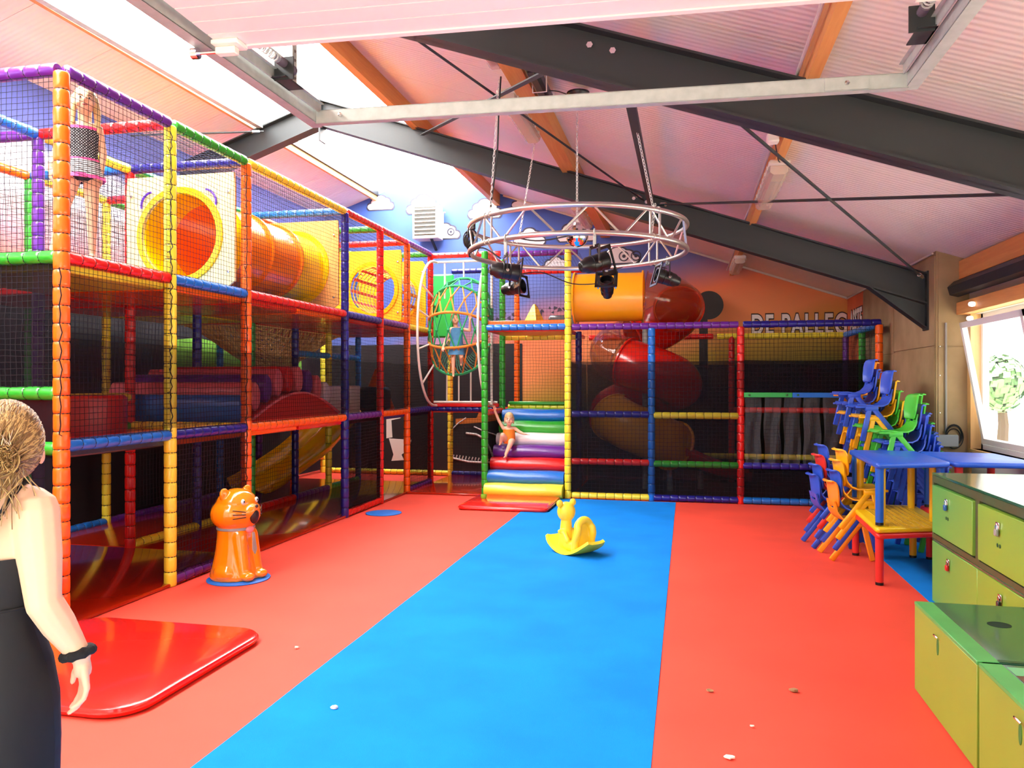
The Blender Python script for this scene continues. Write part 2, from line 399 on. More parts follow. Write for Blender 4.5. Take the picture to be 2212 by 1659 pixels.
# ---- ceiling: ribbed white sandwich panels, each one metre wide
def rib_mat():
    m = D.materials.new('ribbed_ceiling'); m.use_nodes = True; nt = m.node_tree; b = nt.nodes['Principled BSDF']
    b.inputs['Base Color'].default_value = (*H('ebe4da'), 1); b.inputs['Roughness'].default_value = .42
    tc = nt.nodes.new('ShaderNodeTexCoord'); wv = nt.nodes.new('ShaderNodeTexWave'); wv.wave_type = 'BANDS'; wv.bands_direction = 'Y'; wv.inputs['Scale'].default_value = 5.2
    bp = nt.nodes.new('ShaderNodeBump'); bp.inputs['Strength'].default_value = .35; bp.inputs['Distance'].default_value = .01
    nt.links.new(tc.outputs['Object'], wv.inputs['Vector']); nt.links.new(wv.outputs['Fac'], bp.inputs['Height']); nt.links.new(bp.outputs[0], b.inputs['Normal'])
    return m
M_RIB = rib_mat()
SKL, SKR = -5.68, -3.55
ce = MB()
def slope(mb, xa, xb, y0, y1, lo, hi):
    vs = [(x, y, zr(x) + o) for o in (lo, hi) for y in (y0, y1) for x in (xa, xb)]
    return mb.add(vs, [(0, 1, 3, 2), (4, 6, 7, 5), (0, 4, 5, 1), (2, 3, 7, 6), (0, 2, 6, 4), (1, 5, 7, 3)])
ceil_ = slope(slope(MB(), SKR, 3.2, YF - .15, YB + .15, .03, .15), XL - .2, SKL, YF - .15, YB + .15, .03, .15).build('ceiling', M_WHITEWALL, kind='structure', smooth=False)
y = YF
while y < YB - .05:
    y1 = min(y + 1.0, YB)
    slope(MB(), SKR, 3.1, y + .003, y1 - .003, 0, .03).build('ceiling_panel', M_RIB, ceil_, smooth=False)
    slope(MB(), XL, SKL, y + .003, y1 - .003, 0, .03).build('ceiling_panel', M_RIB, ceil_, smooth=False)
    y = y1
# ridge skylight: translucent sunlit sheets between timber curbs
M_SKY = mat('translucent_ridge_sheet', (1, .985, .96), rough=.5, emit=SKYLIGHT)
sk = MB()
for x in (SKL, SKR): sk.box(x - .02, x + .02, YF, YB, zr(x) - .02, zr(x) + .12)
skyl = sk.build('window_2', M_STEEL, kind='structure', smooth=False)
tag(skyl, 'translucent ridge skylight')
for xa, xb in ((SKL + .02, RIDGE), (RIDGE, SKR - .02)):
    y = YF
    while y < YB - .1:
        y1 = min(y + 1.48, YB); slope(MB(), xa - (.02 if xa < RIDGE else 0), xb + (.02 if xb > RIDGE else 0), y - .01, y1 + .01, .06 + .004 * (round(y * 10) % 2), .07 + .004 * (round(y * 10) % 2)).build('pane', M_SKY, skyl, smooth=False); y = y1
# ---- steel rafters
def ibeam_frames(yc, name):
    mb = MB()
    def seg(xa, xb):
        za, zb = zr(xa) - .21, zr(xb) - .21; h = .34; t = .016; bw = .085
        for (lo, hi, y0, y1) in ((-t, 0, -bw, bw), (-h, -h + t, -bw, bw), (-h, 0, -.006, .006)):
            vs = [(x, yc + yy, z + o) for o in (lo, hi) for yy in (y0, y1) for x, z in ((xa, za), (xb, zb))]
            mb.add(vs, [(0, 1, 3, 2), (4, 6, 7, 5), (0, 4, 5, 1), (2, 3, 7, 6), (0, 2, 6, 4), (1, 5, 7, 3)])
    seg(RIDGE, XR - .03); seg(XL, RIDGE)
    r = mb.build(name, M_STEEL, kind='structure', smooth=False)
    z = zr(XR) - .21
    hb = MB().add([(XR - .62, yc - .085, zr(XR - .62) - .55), (XR - .62, yc + .085, zr(XR - .62) - .55), (XR - .03, yc - .085, z - .6), (XR - .03, yc + .085, z - .6), (XR - .03, yc - .085, z - .585), (XR - .03, yc + .085, z - .585), (XR - .62, yc - .085, zr(XR - .62) - .535), (XR - .62, yc + .085, zr(XR - .62) - .535)],
                  [(0, 1, 3, 2), (4, 5, 7, 6), (0, 2, 4, 6), (1, 7, 5, 3)])
    hb.add([(XR - .62, yc - .006, zr(XR - .62) - .55), (XR - .03, yc - .006, z - .34), (XR - .03, yc - .006, z - .6), (XR - .62, yc + .006, zr(XR - .62) - .55), (XR - .03, yc + .006, z - .34), (XR - .03, yc + .006, z - .6)], [(0, 1, 2), (3, 5, 4), (0, 2, 5, 3), (0, 3, 4, 1)])
    hb.build('haunch', M_STEEL, r, smooth=False)
    MB().box(XR - .03, XR - .008, yc - .09, yc + .09, z - .62, z + .03).build('end_plate', M_STEEL, r, smooth=False)
    e = MB(); 
    e.box(RIDGE - .012, RIDGE + .012, yc - .09, yc + .09, zr(RIDGE) - .75, zr(RIDGE) - .2); e.build('ridge_plate', M_STEEL, r, smooth=False)
    for x, dz in ((-.62, -.33), (-.47, -.33)):
        b = MB().lathe([(0, 0), (.022, 0), (.022, .014), (0, .014)], 6, Matrix.Translation((x, yc - .007, zr(x) + dz + .02)) @ Matrix.Rotation(pi / 2, 4, 'X')).build('bolt', M_CHROME, r, smooth=False)
    return r
raf1 = ibeam_frames(5.13, 'beam_3'); raf2 = ibeam_frames(9.5, 'beam_4')
# ---- timber purlins along the room
def purlin(x, wd_, dp, name):
    return MB().box(x - wd_ / 2, x + wd_ / 2, YF, YB, zr(x) - dp - (.03), zr(x) - .012).build(name, M_WOOD, kind='structure', smooth=False)
purlin(-3.36, .09, .2, 'beam_5'); purlin(-1.40, .16, .19, 'beam_6'); purlin(.74, .07, .19, 'beam_7'); purlin(-5.72, .05, .07, 'beam_8')
curb = MB().box(SKR + .0, SKR + .04, YF, YB, zr(SKR) - .05, zr(SKR) + .02).build('trim_1', M_STEEL, kind='structure', smooth=False)
# white edge trim where ceiling meets mural
tr = MB(); tr.beam((RIDGE + 1.4, YB - .02, zr(RIDGE + 1.4) - .02), (XR, YB - .02, zr(XR) - .02), .03, .03); tr.beam((XR - .02, 9.25, zr(XR) - .02), (XR - .02, YB, zr(XR) - .02), .02, .02)
tr.build('trim_2', M_WHITEWALL, kind='structure', smooth=False)

# ---- bracing between the rafters
def rod(name, p, q, r, lb, flat=False):
    mb = MB()
    if flat: mb.beam(p, q, .055, .012)
    else: mb.tube([p, q], r, 8)
    o = mb.build(name, M_STEEL, label=lb, cat='brace')
    if not flat:
        t = (Vector(q) - Vector(p)).normalized(); e = Vector(q) - t * .16
        MB().tube([e, e + t * .1], r * 1.8, 6).build('turnbuckle', M_CHROME, o, smooth=False)
    return o
rod('brace_rod', (-2.33, 5.2, zr(-2.33) - .33), (-.5, 9.35, zr(-.5) - .33), .011, 'thin dark brace rod running from the garage door edge down behind the truss ring')
rod('brace_rod', (.05, 5.25, zr(.05) - .35), (2.52, 9.35, zr(2.52) - .3), .013, 'dark brace rod slanting down to the right wall column')
rod('brace_rod', (2.55, 5.3, zr(2.55) - .3), (-.33, 9.35, zr(-.33) - .33), .013, 'level looking dark brace rod at the right side of the ceiling')
rod('brace_bar', (-.7, 5.2, zr(-.7) - .36), (-3.25, 9.4, zr(-3.25) - .3), .02, 'flat grey brace bar crossing behind the ceiling lamp', True)
rod('brace_rod', (-6.5, 8.2, zr(-6.5) - .3), (-5.45, 9.42, zr(-5.45) - .3), .012, 'short dark brace rod left of the skylight')
MB().beam((-.4, 5.2, zr(-.4) - .4), (-.4, 9.45, zr(-.4) - .4), .07, .05).build('strut', M_STEEL, label='dark square strut between the two rafters above the truss ring', cat='strut', smooth=False)
MB().beam((-5.5, 5.1, 5.0), (-5.5, 9.42, 5.04), .075, .075).build('strut', M_GALV, label='galvanised square tube left of the bright skylight', cat='strut', smooth=False)

# ---- overhead garage door, rolled open
M_DOOR = mat('white_door_panel', 'ece2de', rough=.35)
gd = thing('garage_door', 'open white sectional garage door lying overhead on its rails', 'door', (-.45, 1.51, 3.06), radians(2.5))
W = 1.40
def door_panel(y0, y1):
    mb = MB(); k = 4; d = (y1 - y0) / k
    for i in range(k):
        a, b = y0 + i * d, y0 + (i + 1) * d
        mb.box(-W, W, a + .004, b - .004, 0, .04); mb.box(-W, W, a - .004, a + .004, .006, .03)
    mb.box(-W, W, y1 - .004, y1, .006, .03)
    return mb
yy = 1.53
for i in range(6): door_panel(yy - .455, yy).build('door_panel', M_DOOR, gd, smooth=False); yy -= .46
MB().box(-W, W, 1.53, 1.56, -.006, .045).build('bottom_seal', M_DOOR, gd, smooth=False)
for sx in (-1, 1):
    for k in range(4):
        y = 1.5 - k * .92
        if y < -1: continue
        hg = MB().box(-.06, .06, -.045, .045, -.02, .0, .004, Matrix.Translation((sx * (W - .05), y, 0))).box(-.045, .045, -.02, .02, -.05, -.02, .004, Matrix.Translation((sx * (W - .04), y, 0))).build('roller_hinge', mat('white_bracket', 'efe8dc', rough=.4), gd)
        MB().tube([(sx * (W - .03), y - .0, -.035), (sx * (W + .1), y, -.035)], .008, 8).tube([(sx * (W + .09), y, -.035), (sx * (W + .12), y, -.035)], .024, 12).build('roller', M_CHROME, hg)
def rail(sx, lb):
    x = -.47 + sx * 1.52; o = thing('door_rail', lb, 'rail', (x, 1.5 + .05 * sx, 3.085), group='garage door rails')
    c = MB()
    for (a, b, z0, z1) in ((-.028, -.024, -.034, .034), (-.028, .03, -.036, -.031), (.026, .03, -.034, -.012), (-.028, .03, .031, .035)):
        c.box(a * sx if sx > 0 else -b, b * sx if sx > 0 else -a, -2.3, 2.56, z0, z1)
    c.build('channel', M_GALV, o, smooth=False)
    MB().box(-.045 * sx - .004, -.045 * sx + .004, -2.3, 2.5, .02, .07).box(-.05 * sx - .016, -.05 * sx + .016, -2.3, 2.5, .066, .07).build('angle_bar', M_GALV, o, smooth=False)
    # hanger: perforated strap and spring buffer
    def strap(p, q):
        mb = MB(); mb.beam(p, q, .004, .045, (0, 1, 0)); t = Vector(q) - Vector(p); n = int(t.length / .045)
        mb.cur = 1
        for i in range(1, n):
            c_ = Vector(p) + t * (i / n); mb.lathe([(0, -.004), (.008, -.004), (.008, .004), (0, .004)], 8, Matrix.Translation(c_) @ Matrix.Rotation(pi / 2, 4, 'X'))
        return mb
    top = zr(x) - 3.06
    strap((-.05 * sx, 2.2, .05), (-.05 * sx, 2.2, top)).build('hanger_strap', [M_GALV, mat('punched_hole', '6f5d58', rough=.9)], o, smooth=False)
    strap((-.05 * sx, 2.16, .32), (-.42 * sx - .1, 2.16, top)).build('hanger_strap', [M_GALV, mat('punched_hole', '6f5d58')], o, smooth=False)
    sp = MB().tube([(-.1 * sx, 2.1, .09), (-.1 * sx, 1.94, .09)], .022, 12)
    sp.build('buffer_stop', mat('buffer_grey', '5c5560', rough=.5), o)
    hx = []
    for i in range(120): 
        a = i * .6; hx.append((-.1 * sx + .02 * cos(a), 1.94 - i * .0026, .09 + .02 * sin(a)))
    MB().tube(hx, .0042, 5).build('buffer_spring', M_GALV, o)
    MB().box(-.1 * sx - .05, -.1 * sx + .05, 2.0, 2.008, .01, .12).box(min(-.12 * sx, -.04 * sx), max(-.12 * sx, -.04 * sx), 1.98, 2.16, .02, .026).build('buffer_bracket', M_STEEL, o, smooth=False)
    return o
rail(-1, 'left galvanised garage door rail in front of the skylight'); rail(1, 'right galvanised garage door rail with perforated hanger straps')
cb = MB(); cb.box(-1.5, 1.5, -.003, .003, -.035, .035).box(-1.5, 1.5, -.003, .04, .032, .036).box(-1.5, 1.5, -.003, .04, -.036, -.032)
o = cb.build('cross_bar', M_GALV, smooth=False, label='long galvanised cross bar joining the ends of the two garage door rails', cat='bar'); o.location = (-.47, 4.0, 3.08); o.rotation_euler.z = radians(2.5)
MB().box(1.12, 1.32, -.012, -.003, -.03, .03).build('splice_plate', M_GALV, o, smooth=False)
for x in (1.22, -1.35): MB().lathe([(0, 0), (.012, 0), (.012, .01), (0, .012)], 6, Matrix.Translation((x, -.012, 0)) @ Matrix.Rotation(pi / 2, 4, 'X')).build('bolt', M_CHROME, o, smooth=False)

# ---- outside the window, and added paving at the door
M_GRAVEL = mat('pale_gravel', 'e2dccb', rough=.9); M_GRASS = mat('grass_green', '6f9a40', rough=.9); M_LEAF = mat('leaf_green', '7fae6a', rough=.7); M_BARK = mat('bark', '6b5844', rough=.9)
MB().box(3.2, 40, -25, 40, -.25, -.12).box(-25, 3.2, -25, .9, -.25, -.02).build('ground', M_GRAVEL, kind='structure', smooth=False)  # door-side box is an unseen pale apron, added to bounce neutral light indoors
g = MB(); random.seed(3)
for i in range(1500):
    a = random.uniform(4.2, 5.2), random.uniform(11.5, 15); h = random.uniform(.1, .35); x, y = a; dx = random.uniform(-.05, .05)
    g.add([(x - .02, y, -.12), (x + .02, y, -.12), (x + dx, y + dx, h)], [(0, 1, 2)])
g.build('grass', M_GRASS, kind='stuff', smooth=False, label='long grass on the verge outside the window', cat='grass')
def tree(x, y, h, r, lb):
    t = thing('garden_tree', lb, 'tree', (x, y, -.12)); MB().tube([(0, 0, 0), (.05, 0, h * .4), (0, .05, h * .75)], [.12, .09, .05], 8).build('trunk', M_BARK, t)
    mb = MB()
    for i in range(900):
        d = Vector((random.gauss(0, 1), random.gauss(0, 1), random.gauss(0, 1.3))); d.normalize(); p = d * r * random.uniform(.5, 1.0); p.z = p.z * 1.3 + h * .7
        u = d.orthogonal().normalized() * .09; v = d.cross(u) * .8
        mb.add([p - u, p + v, p + u, p - v], [(0, 1, 2, 3)])
    mb.build('foliage', M_LEAF, t, smooth=False, kind='stuff')
tree(5.6, 16.0, 2.5, .42, 'green garden tree outside behind the tilted window sash'); tree(8.6, 20.5, 3.6, .7, 'taller green garden tree farther out beyond the window')
# ---------------------------------------------------------------- padded climbing frames
_pad = {}; _tie = {}
SEG = .118
def pad_mesh(L, col, r):
    k = (round(L, 2), col, r)
    if k not in _pad:
        L = k[0]; n = max(2, round(L / SEG)); s = L / n; pr = []; rd = random.Random(hash(k[0]) % 991 + len(col))
        for i in range(n):
            z = i * s; q = r * rd.uniform(.985, 1.02)
            pr += [(r * .86, z), (q * .97, z + .008), (q, z + .026), (q, z + s - .026), (q * .97, z + s - .008)]
        pr.append((r * .86, L)); mb = MB().lathe(pr, 14)
        _pad[k] = mb.mesh('padding', vinyl(col), True, 60, False)
        tb = MB()
        for i in range(1, n): tb.lathe([(r * .85, i * s - .004), (r * .915, i * s - .004), (r * .915, i * s + .004), (r * .85, i * s + .004)], 10, None, False)
        if (k[0], r) not in _tie: _tie[(k[0], r)] = tb.mesh('cable_ties', M_TIE, False)
    return _pad[k], _tie[(k[0], r)]
def pad(parent, name, p, q, col, r=.049, ties=True):
    p = Vector(p); q = Vector(q); d = q - p; me, tm = pad_mesh(d.length, col, r)
    R = d.to_track_quat('Z', 'Y').to_euler()
    o = link(name, me, parent, p, R, label=f'{col.replace("darkblue", "dark blue").replace("lightblue","light blue")} padded {"post" if name.endswith("post") else "rail"}')
    if ties: link('cable_ties', tm, o, kind='stuff')
    return o
_net = {}
def net_mesh(Lu, Lv, cell, r, mtl, sag=.012):
    k = (round(Lu, 2), round(Lv, 2), cell, r, mtl.name)
    if k in _net: return _net[k]
    mb = MB(); nu = max(1, round(Lu / cell)); nv = max(1, round(Lv / cell)); rd = random.Random(len(_net)); step = 4
    ph = [rd.uniform(0, 6.28) for _ in range(4)]
    def P(i, j):
        u = i / nu; v = j / nv; e = sin(pi * u) * sin(pi * v)
        return (u * Lu + .008 * sin(v * 17 + ph[0] + i) * e, v * Lv + .008 * sin(u * 15 + ph[1] + j) * e, sag * (sin(u * 7 + ph[2]) + sin(v * 6 + ph[3])) * e)
    for i in range(nu + 1):
        js = list(range(0, nv, step)) + [nv]
        for a, b in zip(js, js[1:]): mb.strand(P(i, a), P(i, b), r)
    for j in range(nv + 1):
        js = list(range(0, nu, step)) + [nu]
        for a, b in zip(js, js[1:]): mb.strand(P(a, j), P(b, j), r)
    _net[k] = mb.mesh('net', mtl, False); return _net[k]
def net(parent, p, u, v, cell=.042, r=.0019, mtl=None, name='safety_net'):
    p, u, v = Vector(p), Vector(u), Vector(v); me = net_mesh(u.length, v.length, cell, r, mtl or M_NET)
    a = u.normalized(); b = v.normalized(); M = Matrix((a, b, a.cross(b))).transposed().to_4x4(); M.translation = p
    o = link(name, me, parent); o.matrix_local = M; return o
def screen(parent, p, u, v, m=None, name='mesh_screen'):
    p, u, v = Vector(p), Vector(u), Vector(v); n = u.cross(v).normalized(); N = 10
    rows = [[p + u * (j / N) + v * (i / 4) + n * (.008 * sin(j * 1.9 + i)) - (v.normalized() * (.012 * sin(pi * j / N)) if i == 4 else Vector()) for j in range(N + 1)] for i in range(5)]
    return MB().sheet(rows).build(name, m or M_SCREEN, parent)
def lacing(parent, p, q, n, w=.012):
    rd = random.Random(n); p = Vector(p); q = Vector(q); pts = []
    for i in range(n + 1): pts.append(p.lerp(q, i / n) + Vector((rd.uniform(-.006, .01), (w if i % 2 else -w) * rd.uniform(.3, 1), 0)))
    mb = MB().tube(pts, .004, 4)
    for i in range(0, n, 4):
        a = pts[i]; mb.tube([a, a + Vector((.01, rd.uniform(-.05, .02), rd.uniform(-.02, .04)))], .003, 4)
    return mb.build('lacing_cord', M_CABLE, parent)

XF, XI, XT = -4.07, -5.33, -6.5
Z1, Z2, Z3 = 1.22, 2.48, 3.73
FA = thing('play_tower', 'tall netted climbing frame with padded posts along the left side', 'play frame', (0, 0, 0))
for y, c in ((4.47, 'orange'), (5.6, 'yellow'), (6.72, 'orange'), (8.92, 'darkblue'), (10.05, 'red'), (11.1, 'orange'), (12.2, 'red')):
    pad(FA, 'padded_post', (XF, y, 0), (XF, y, Z3 - .02), c, .052 if y < 5 else .049)
for y, c in ((4.47, 'blue'), (5.6, 'purple'), (6.72, 'red'), (7.8, 'darkblue'), (8.92, 'green'), (10.05, 'darkblue'), (11.1, 'yellow'), (12.2, 'blue')):
    pad(FA, 'padded_post', (XI, y, 0), (XI, y, Z3 - .02 if y in (5.6, 6.72, 8.92, 11.1, 12.2) else Z2), c)
for y, c in ((5.6, 'red'), (6.72, 'green'), (7.8, 'yellow'), (8.92, 'red'), (10.05, 'blue'), (11.1, 'purple'), (12.2, 'orange'), (13.3, 'yellow')):
    pad(FA, 'padded_post', (XT, y, 0), (XT, y, Z3 - .02 if y < 9 else Z2), c)
def yrail(x, y0, y1, z, c): pad(FA, 'padded_rail', (x, y0 + .03, z), (x, y1 - .03, z), c, .046)
def xrail(y, x0, x1, z, c, par=None): pad(par or FA, 'padded_rail', (x0 + .03, y, z), (x1 - .03, y, z), c, .046)
for y0, y1, c in ((4.47, 5.6, 'purple'), (5.6, 6.72, 'green'), (6.72, 8.92, 'yellow'), (8.92, 10.05, 'red'), (10.05, 11.1, 'red'), (11.1, 12.2, 'purple')): yrail(XF, y0, y1, Z3, c)
for y0, y1, c in ((4.47, 5.6, 'red'), (5.6, 6.72, 'blue'), (6.72, 8.92, 'red'), (8.92, 10.05, 'darkblue'), (10.05, 11.1, 'purple'), (11.1, 12.2, 'yellow')): yrail(XF, y0, y1, Z2, c)
for y0, y1, c in ((4.47, 5.6, 'blue'), (5.6, 6.72, 'darkblue'), (6.72, 8.92, 'orange'), (8.92, 10.05, 'purple'), (10.05, 11.1, 'orange'), (11.1, 12.2, 'darkblue')): yrail(XF, y0, y1, Z1, c)
for y0, y1, c in ((5.6, 6.72, 'purple'), (8.92, 10.05, 'red'), (11.1, 12.2, 'purple')): yrail(XF, y0, y1, .05, c)
for z, c in ((Z3, 'purple'), (Z2, 'green'), (1.57, 'green'), (1.2, 'green')): xrail(4.47, XI, XF, z, c)
for z, c in ((Z3, 'red'), (Z2, 'yellow')): xrail(5.6, XI, XF, z, c)
for z, c in ((Z3, 'darkblue'), (Z2, 'red'), (Z1, 'yellow')): xrail(6.72, XI, XF, z, c)
for y, z, c in ((8.92, Z3, 'blue'), (8.92, Z2, 'darkblue'), (10.05, Z3, 'green'), (10.05, Z2, 'red'), (11.1, Z3, 'red'), (11.1, Z2, 'blue'), (12.2, Z3, 'green'), (12.2, Z2, 'red')): xrail(y, XI, XF, z, c)
for y0, y1, z, c in ((4.47, 5.6, Z3, 'blue'), (5.6, 6.72, Z3, 'yellow'), (6.72, 8.92, Z3, 'teal'), (8.92, 11.1, Z3, 'orange'), (11.1, 12.2, Z3, 'green'), (4.47, 6.72, Z2, 'green'), (6.72, 7.8, Z2, 'red'), (7.8, 8.92, Z2, 'red'), (8.92, 10.05, Z2, 'red'), (10.05, 12.2, Z2, 'yellow'),
                     (5.6, 6.72, 1.5, 'yellow'), (6.72, 8.92, .05, 'yellow'), (8.92, 10.05, .05, 'red'), (10.05, 11.1, .05, 'purple'), (11.1, 12.2, .05, 'green'), (4.47, 6.72, Z1, 'green'), (10.05, 12.2, 2.05, 'lightblue')): yrail(XI, y0, y1, z, c)
for y0, y1, z, c in ((5.6, 6.72, Z3, 'orange'), (6.72, 7.8, Z3, 'yellow'), (7.8, 8.92, Z3, 'green'), (5.6, 6.72, Z2, 'yellow'), (6.72, 7.8, Z2, 'red'), (7.8, 10.05, Z2, 'purple'), (10.05, 12.2, Z2, 'red'), (6.72, 7.8, .05, 'blue'), (7.8, 8.92, .05, 'purple'), (8.92, 10.05, .05, 'purple'), (11.1, 13.3, .3, 'yellow')): yrail(XT, y0, y1, z, c)
for y, z, c in ((6.72, Z3, 'blue'), (7.8, Z3, 'red'), (5.6, Z3, 'purple'), (6.72, Z2, 'yellow'), (7.8, Z2, 'darkblue'), (8.92, Z2, 'blue')): xrail(y, XT, XI, z, c)
# decks: padded boards, one per bay
def deck(par, x0, x1, y0, y1, z, c):
    mb = MB(); mb.box(x0 + .03, x1 - .03, y0 + .03, y1 - .03, z - .09, z - .03, .012); return mb.build('deck_panel', vinyl(c), par, label=f'{c} padded deck panel')
ys = [4.47, 5.6, 6.72, 7.8, 8.92, 10.05, 11.1, 12.2]
top_c = ['yellow', 'orange', 'red', 'orange', 'red', 'red', 'red']; low_c = ['charcoal', 'orange', 'orange', 'red', 'red', 'darkblue', 'darkblue']
for i in range(7):
    deck(FA, XI, XF, ys[i], ys[i + 1], Z2, top_c[i]); deck(FA, XI, XF, ys[i], ys[i + 1], Z1, low_c[i])
    if i > 0: deck(FA, XT, XI, ys[i], ys[i + 1], Z2, ['red', 'red', 'yellow', 'red', 'red', 'orange'][i - 1])
    if 1 < i < 5: deck(FA, XT, XI, ys[i], ys[i + 1], Z1, 'red')
# thin blue deck mats on the upper floor
for i in range(4): MB().box(XI + .08, XF - .06, ys[i] + .08, ys[i + 1] - .08, Z2 - .03, Z2 + .03, .01).build('deck_mat', vinyl('blue'), FA, label='blue mat on the upper deck')
# nets on the front
for a, b in zip((4.47, 5.6, 6.72, 8.92, 10.05, 11.1), (5.6, 6.72, 8.92, 10.05, 11.1, 12.2)):
    net(FA, (XF + .03, a, Z2), (0, b - a, 0), (0, 0, Z3 - Z2)); net(FA, (XF + .03, a, Z1), (0, b - a, 0), (0, 0, Z2 - Z1))
    screen(FA, (XF + .062, a, Z1 + .06), (0, b - a, 0), (0, 0, .66 if a < 5 else .64), M_SCREENF)
net(FA, (XF + .03, 5.6, 0), (0, 1.12, 0), (0, 0, Z1)); net(FA, (XF + .03, 8.92, 0), (0, 1.13, 0), (0, 0, Z1)); net(FA, (XF + .03, 11.1, 0), (0, 1.1, 0), (0, 0, Z1))
screen(FA, (XF + .015, 5.6, 0), (0, 1.12, 0), (0, 0, Z1)); screen(FA, (XF + .015, 8.92, 0), (0, 1.13, 0), (0, 0, Z1), M_SCREEN2); screen(FA, (XF + .015, 11.1, 0), (0, 1.1, 0), (0, 0, Z1))
net(FA, (XI, 4.45, Z2), (XF - XI, 0, 0), (0, 0, Z3 - Z2)); net(FA, (XI, 4.45, 1.57), (XF - XI, 0, 0), (0, 0, Z2 - 1.57)); screen(FA, (XI, 4.46, 1.2), (XF - XI, 0, 0), (0, 0, Z2 - 1.2), M_SCREEN2)
screen(FA, (XI, 4.46, 0), (XF - XI, 0, 0), (0, 0, 1.2), M_SCREEN2)
# nets inside and over the top
for a, b in ((6.72, 8.92), (8.92, 10.05)): net(FA, (XI, a, 0), (0, b - a, 0), (0, 0, Z1), .05)
for a, b in ((5.6, 6.72), (6.72, 8.92), (8.92, 10.05), (10.05, 12.2)):
    net(FA, (XI, a, Z2), (0, b - a, 0), (0, 0, Z3 - Z2), .05, .0019, M_NETBLUELIT)
    if a < 8: net(FA, (XT, a, Z2), (0, b - a, 0), (0, 0, Z3 - Z2), .05, .0019, M_NETBLUELIT)
    net(FA, (XI, a, Z3), (0, b - a, 0), (XF - XI, 0, 0), .05, .0019, M_NETBLUELIT)
net(FA, (XT, 6.72, Z3), (0, 2.2, 0), (XI - XT, 0, 0), .05, .0019, M_NETBLUELIT); net(FA, (XT, 6.72, Z2), (XI - XT, 0, 0), (0, 0, Z3 - Z2), .05, .0019, M_NETBLUELIT)
net(FA, (XT, 6.72, Z1), (0, 3.33, 0), (0, 0, Z2 - Z1), .06, .0022, M_NETBLUELIT)
lacing(FA, (XF + .04, 5.555, 1.25), (XF + .04, 5.555, 3.65), 60); lacing(FA, (XF + .035, 6.665, .1), (XF + .035, 6.665, 3.6), 70, .008); lacing(FA, (XF + .04, 4.415, 1.3), (XF + .04, 4.415, 2.4), 18, .008); lacing(FA, (XF + .03, 11.05, 1.3), (XF + .03, 11.05, 3.6), 44, .008)
# green lace-on pad at the foot of the first post
g = MB().box(XI + .1, XF + .06, 4.385, 4.41, .02, .52, .008).build('lace_pad', vinyl('green'), FA)
em = MB()
for z in (.09, .24, .38, .47): em.lathe([(.006, 0), (.014, 0), (.014, .006), (.006, .006)], 10, Matrix.Translation((XF + .03, 4.385, z)) @ Matrix.Rotation(pi / 2, 4, 'X'))
em.build('eyelets', M_CHROME, g, kind='stuff')

# ---- panels with round holes
def holed(mb, cx, cz, r, x0, x1, z0, z1, y0, y1, n=48):
    # square plate with a round hole, in the plane y
    pts = []
    for k in range(n):
        a = 2 * pi * k / n; c, s = cos(a), sin(a); t = min(((x1 - cx) / c if c > 1e-6 else 1e9), ((x0 - cx) / c if c < -1e-6 else 1e9), ((z1 - cz) / s if s > 1e-6 else 1e9), ((z0 - cz) / s if s < -1e-6 else 1e9))
        pts.append(((cx + r * c, cz + r * s), (cx + t * c, cz + t * s)))
    vs = []
    for i, o in pts: vs += [(i[0], y0, i[1]), (o[0], y0, o[1]), (i[0], y1, i[1]), (o[0], y1, o[1])]
    for cxx, czz in ((x0, z0), (x0, z1), (x1, z0), (x1, z1)): pass
    fs = []
    for k in range(n):
        a = 4 * k; b = 4 * ((k + 1) % n)
        fs += [(a, b, b + 1, a + 1), (a + 2, a + 3, b + 3, b + 2), (a, a + 2, b + 2, b), (a + 1, b + 1, b + 3, a + 3)]
    return mb.add(vs, fs)
M_CREAM = mat('cream_panel', 'f6e3a0', rough=.4); M_YPANEL = mat('yellow_panel', 'f5d21e', rough=.4); M_CREAMLIT = mat('cream_panel_orange_lit', 'f7a860', rough=.4)  # peach tone puts orange light into the colour of a cream panel
M_TUBEO = mat('tube_orange', 'ff7c12', rough=.25, coat=.3); M_TUBEY = mat('tube_yellow', 'ffc400', rough=.25, coat=.3); M_TUBER = mat('tube_red', 'd81e10', rough=.22, coat=.4)
def tunnel_panel(y, m, lb, r, ring_m, cx=-4.70, cz=3.04, holes=True):
    p = holed(MB(), cx, cz, r, XI + .05, XF - .05, Z2 + .06, Z3 - .12, y - .012, y + .012).build('tunnel_panel', m, FA, smooth=False, label=lb)
    MB().lathe([(r - .005, -.02), (r + .05, -.02), (r + .055, -.005), (r + .055, .004), (r - .005, .004)], 48, Matrix.Translation((cx, y - .012, cz)) @ Matrix.Rotation(-pi / 2, 4, 'X'), False).build('flange', ring_m, p)
    b = MB()
    for x in (XI + .11, XF - .11):
        for z in (Z2 + .2, Z3 - .3): b.lathe([(0, 0), (.016, 0), (.014, .014), (0, .018)], 8, Matrix.Translation((x, y - .012, z)) @ Matrix.Rotation(pi / 2, 4, 'X'))
    b.build('panel_bolts', M_CHROME, p, kind='stuff'); return p
pA = tunnel_panel(6.62, M_CREAM, 'cream panel with round yellow tube mouth', .405, M_TUBEY)
tunnel_panel(8.86, M_CREAMLIT, 'cream panel tinted as orange lit at the far end of the orange tube', .405, M_TUBEY)
tunnel_panel(11.02, M_YPANEL, 'pale yellow panel in front of the strap tunnel', .36, M_TUBEY, -4.58, 3.03)
tunnel_panel(12.12, M_YPANEL, 'yellow panel at the far end of the strap tunnel', .34, M_TUBEY, -4.62, 3.03)
M_PURP = plastic('purple', '5a2cb0')
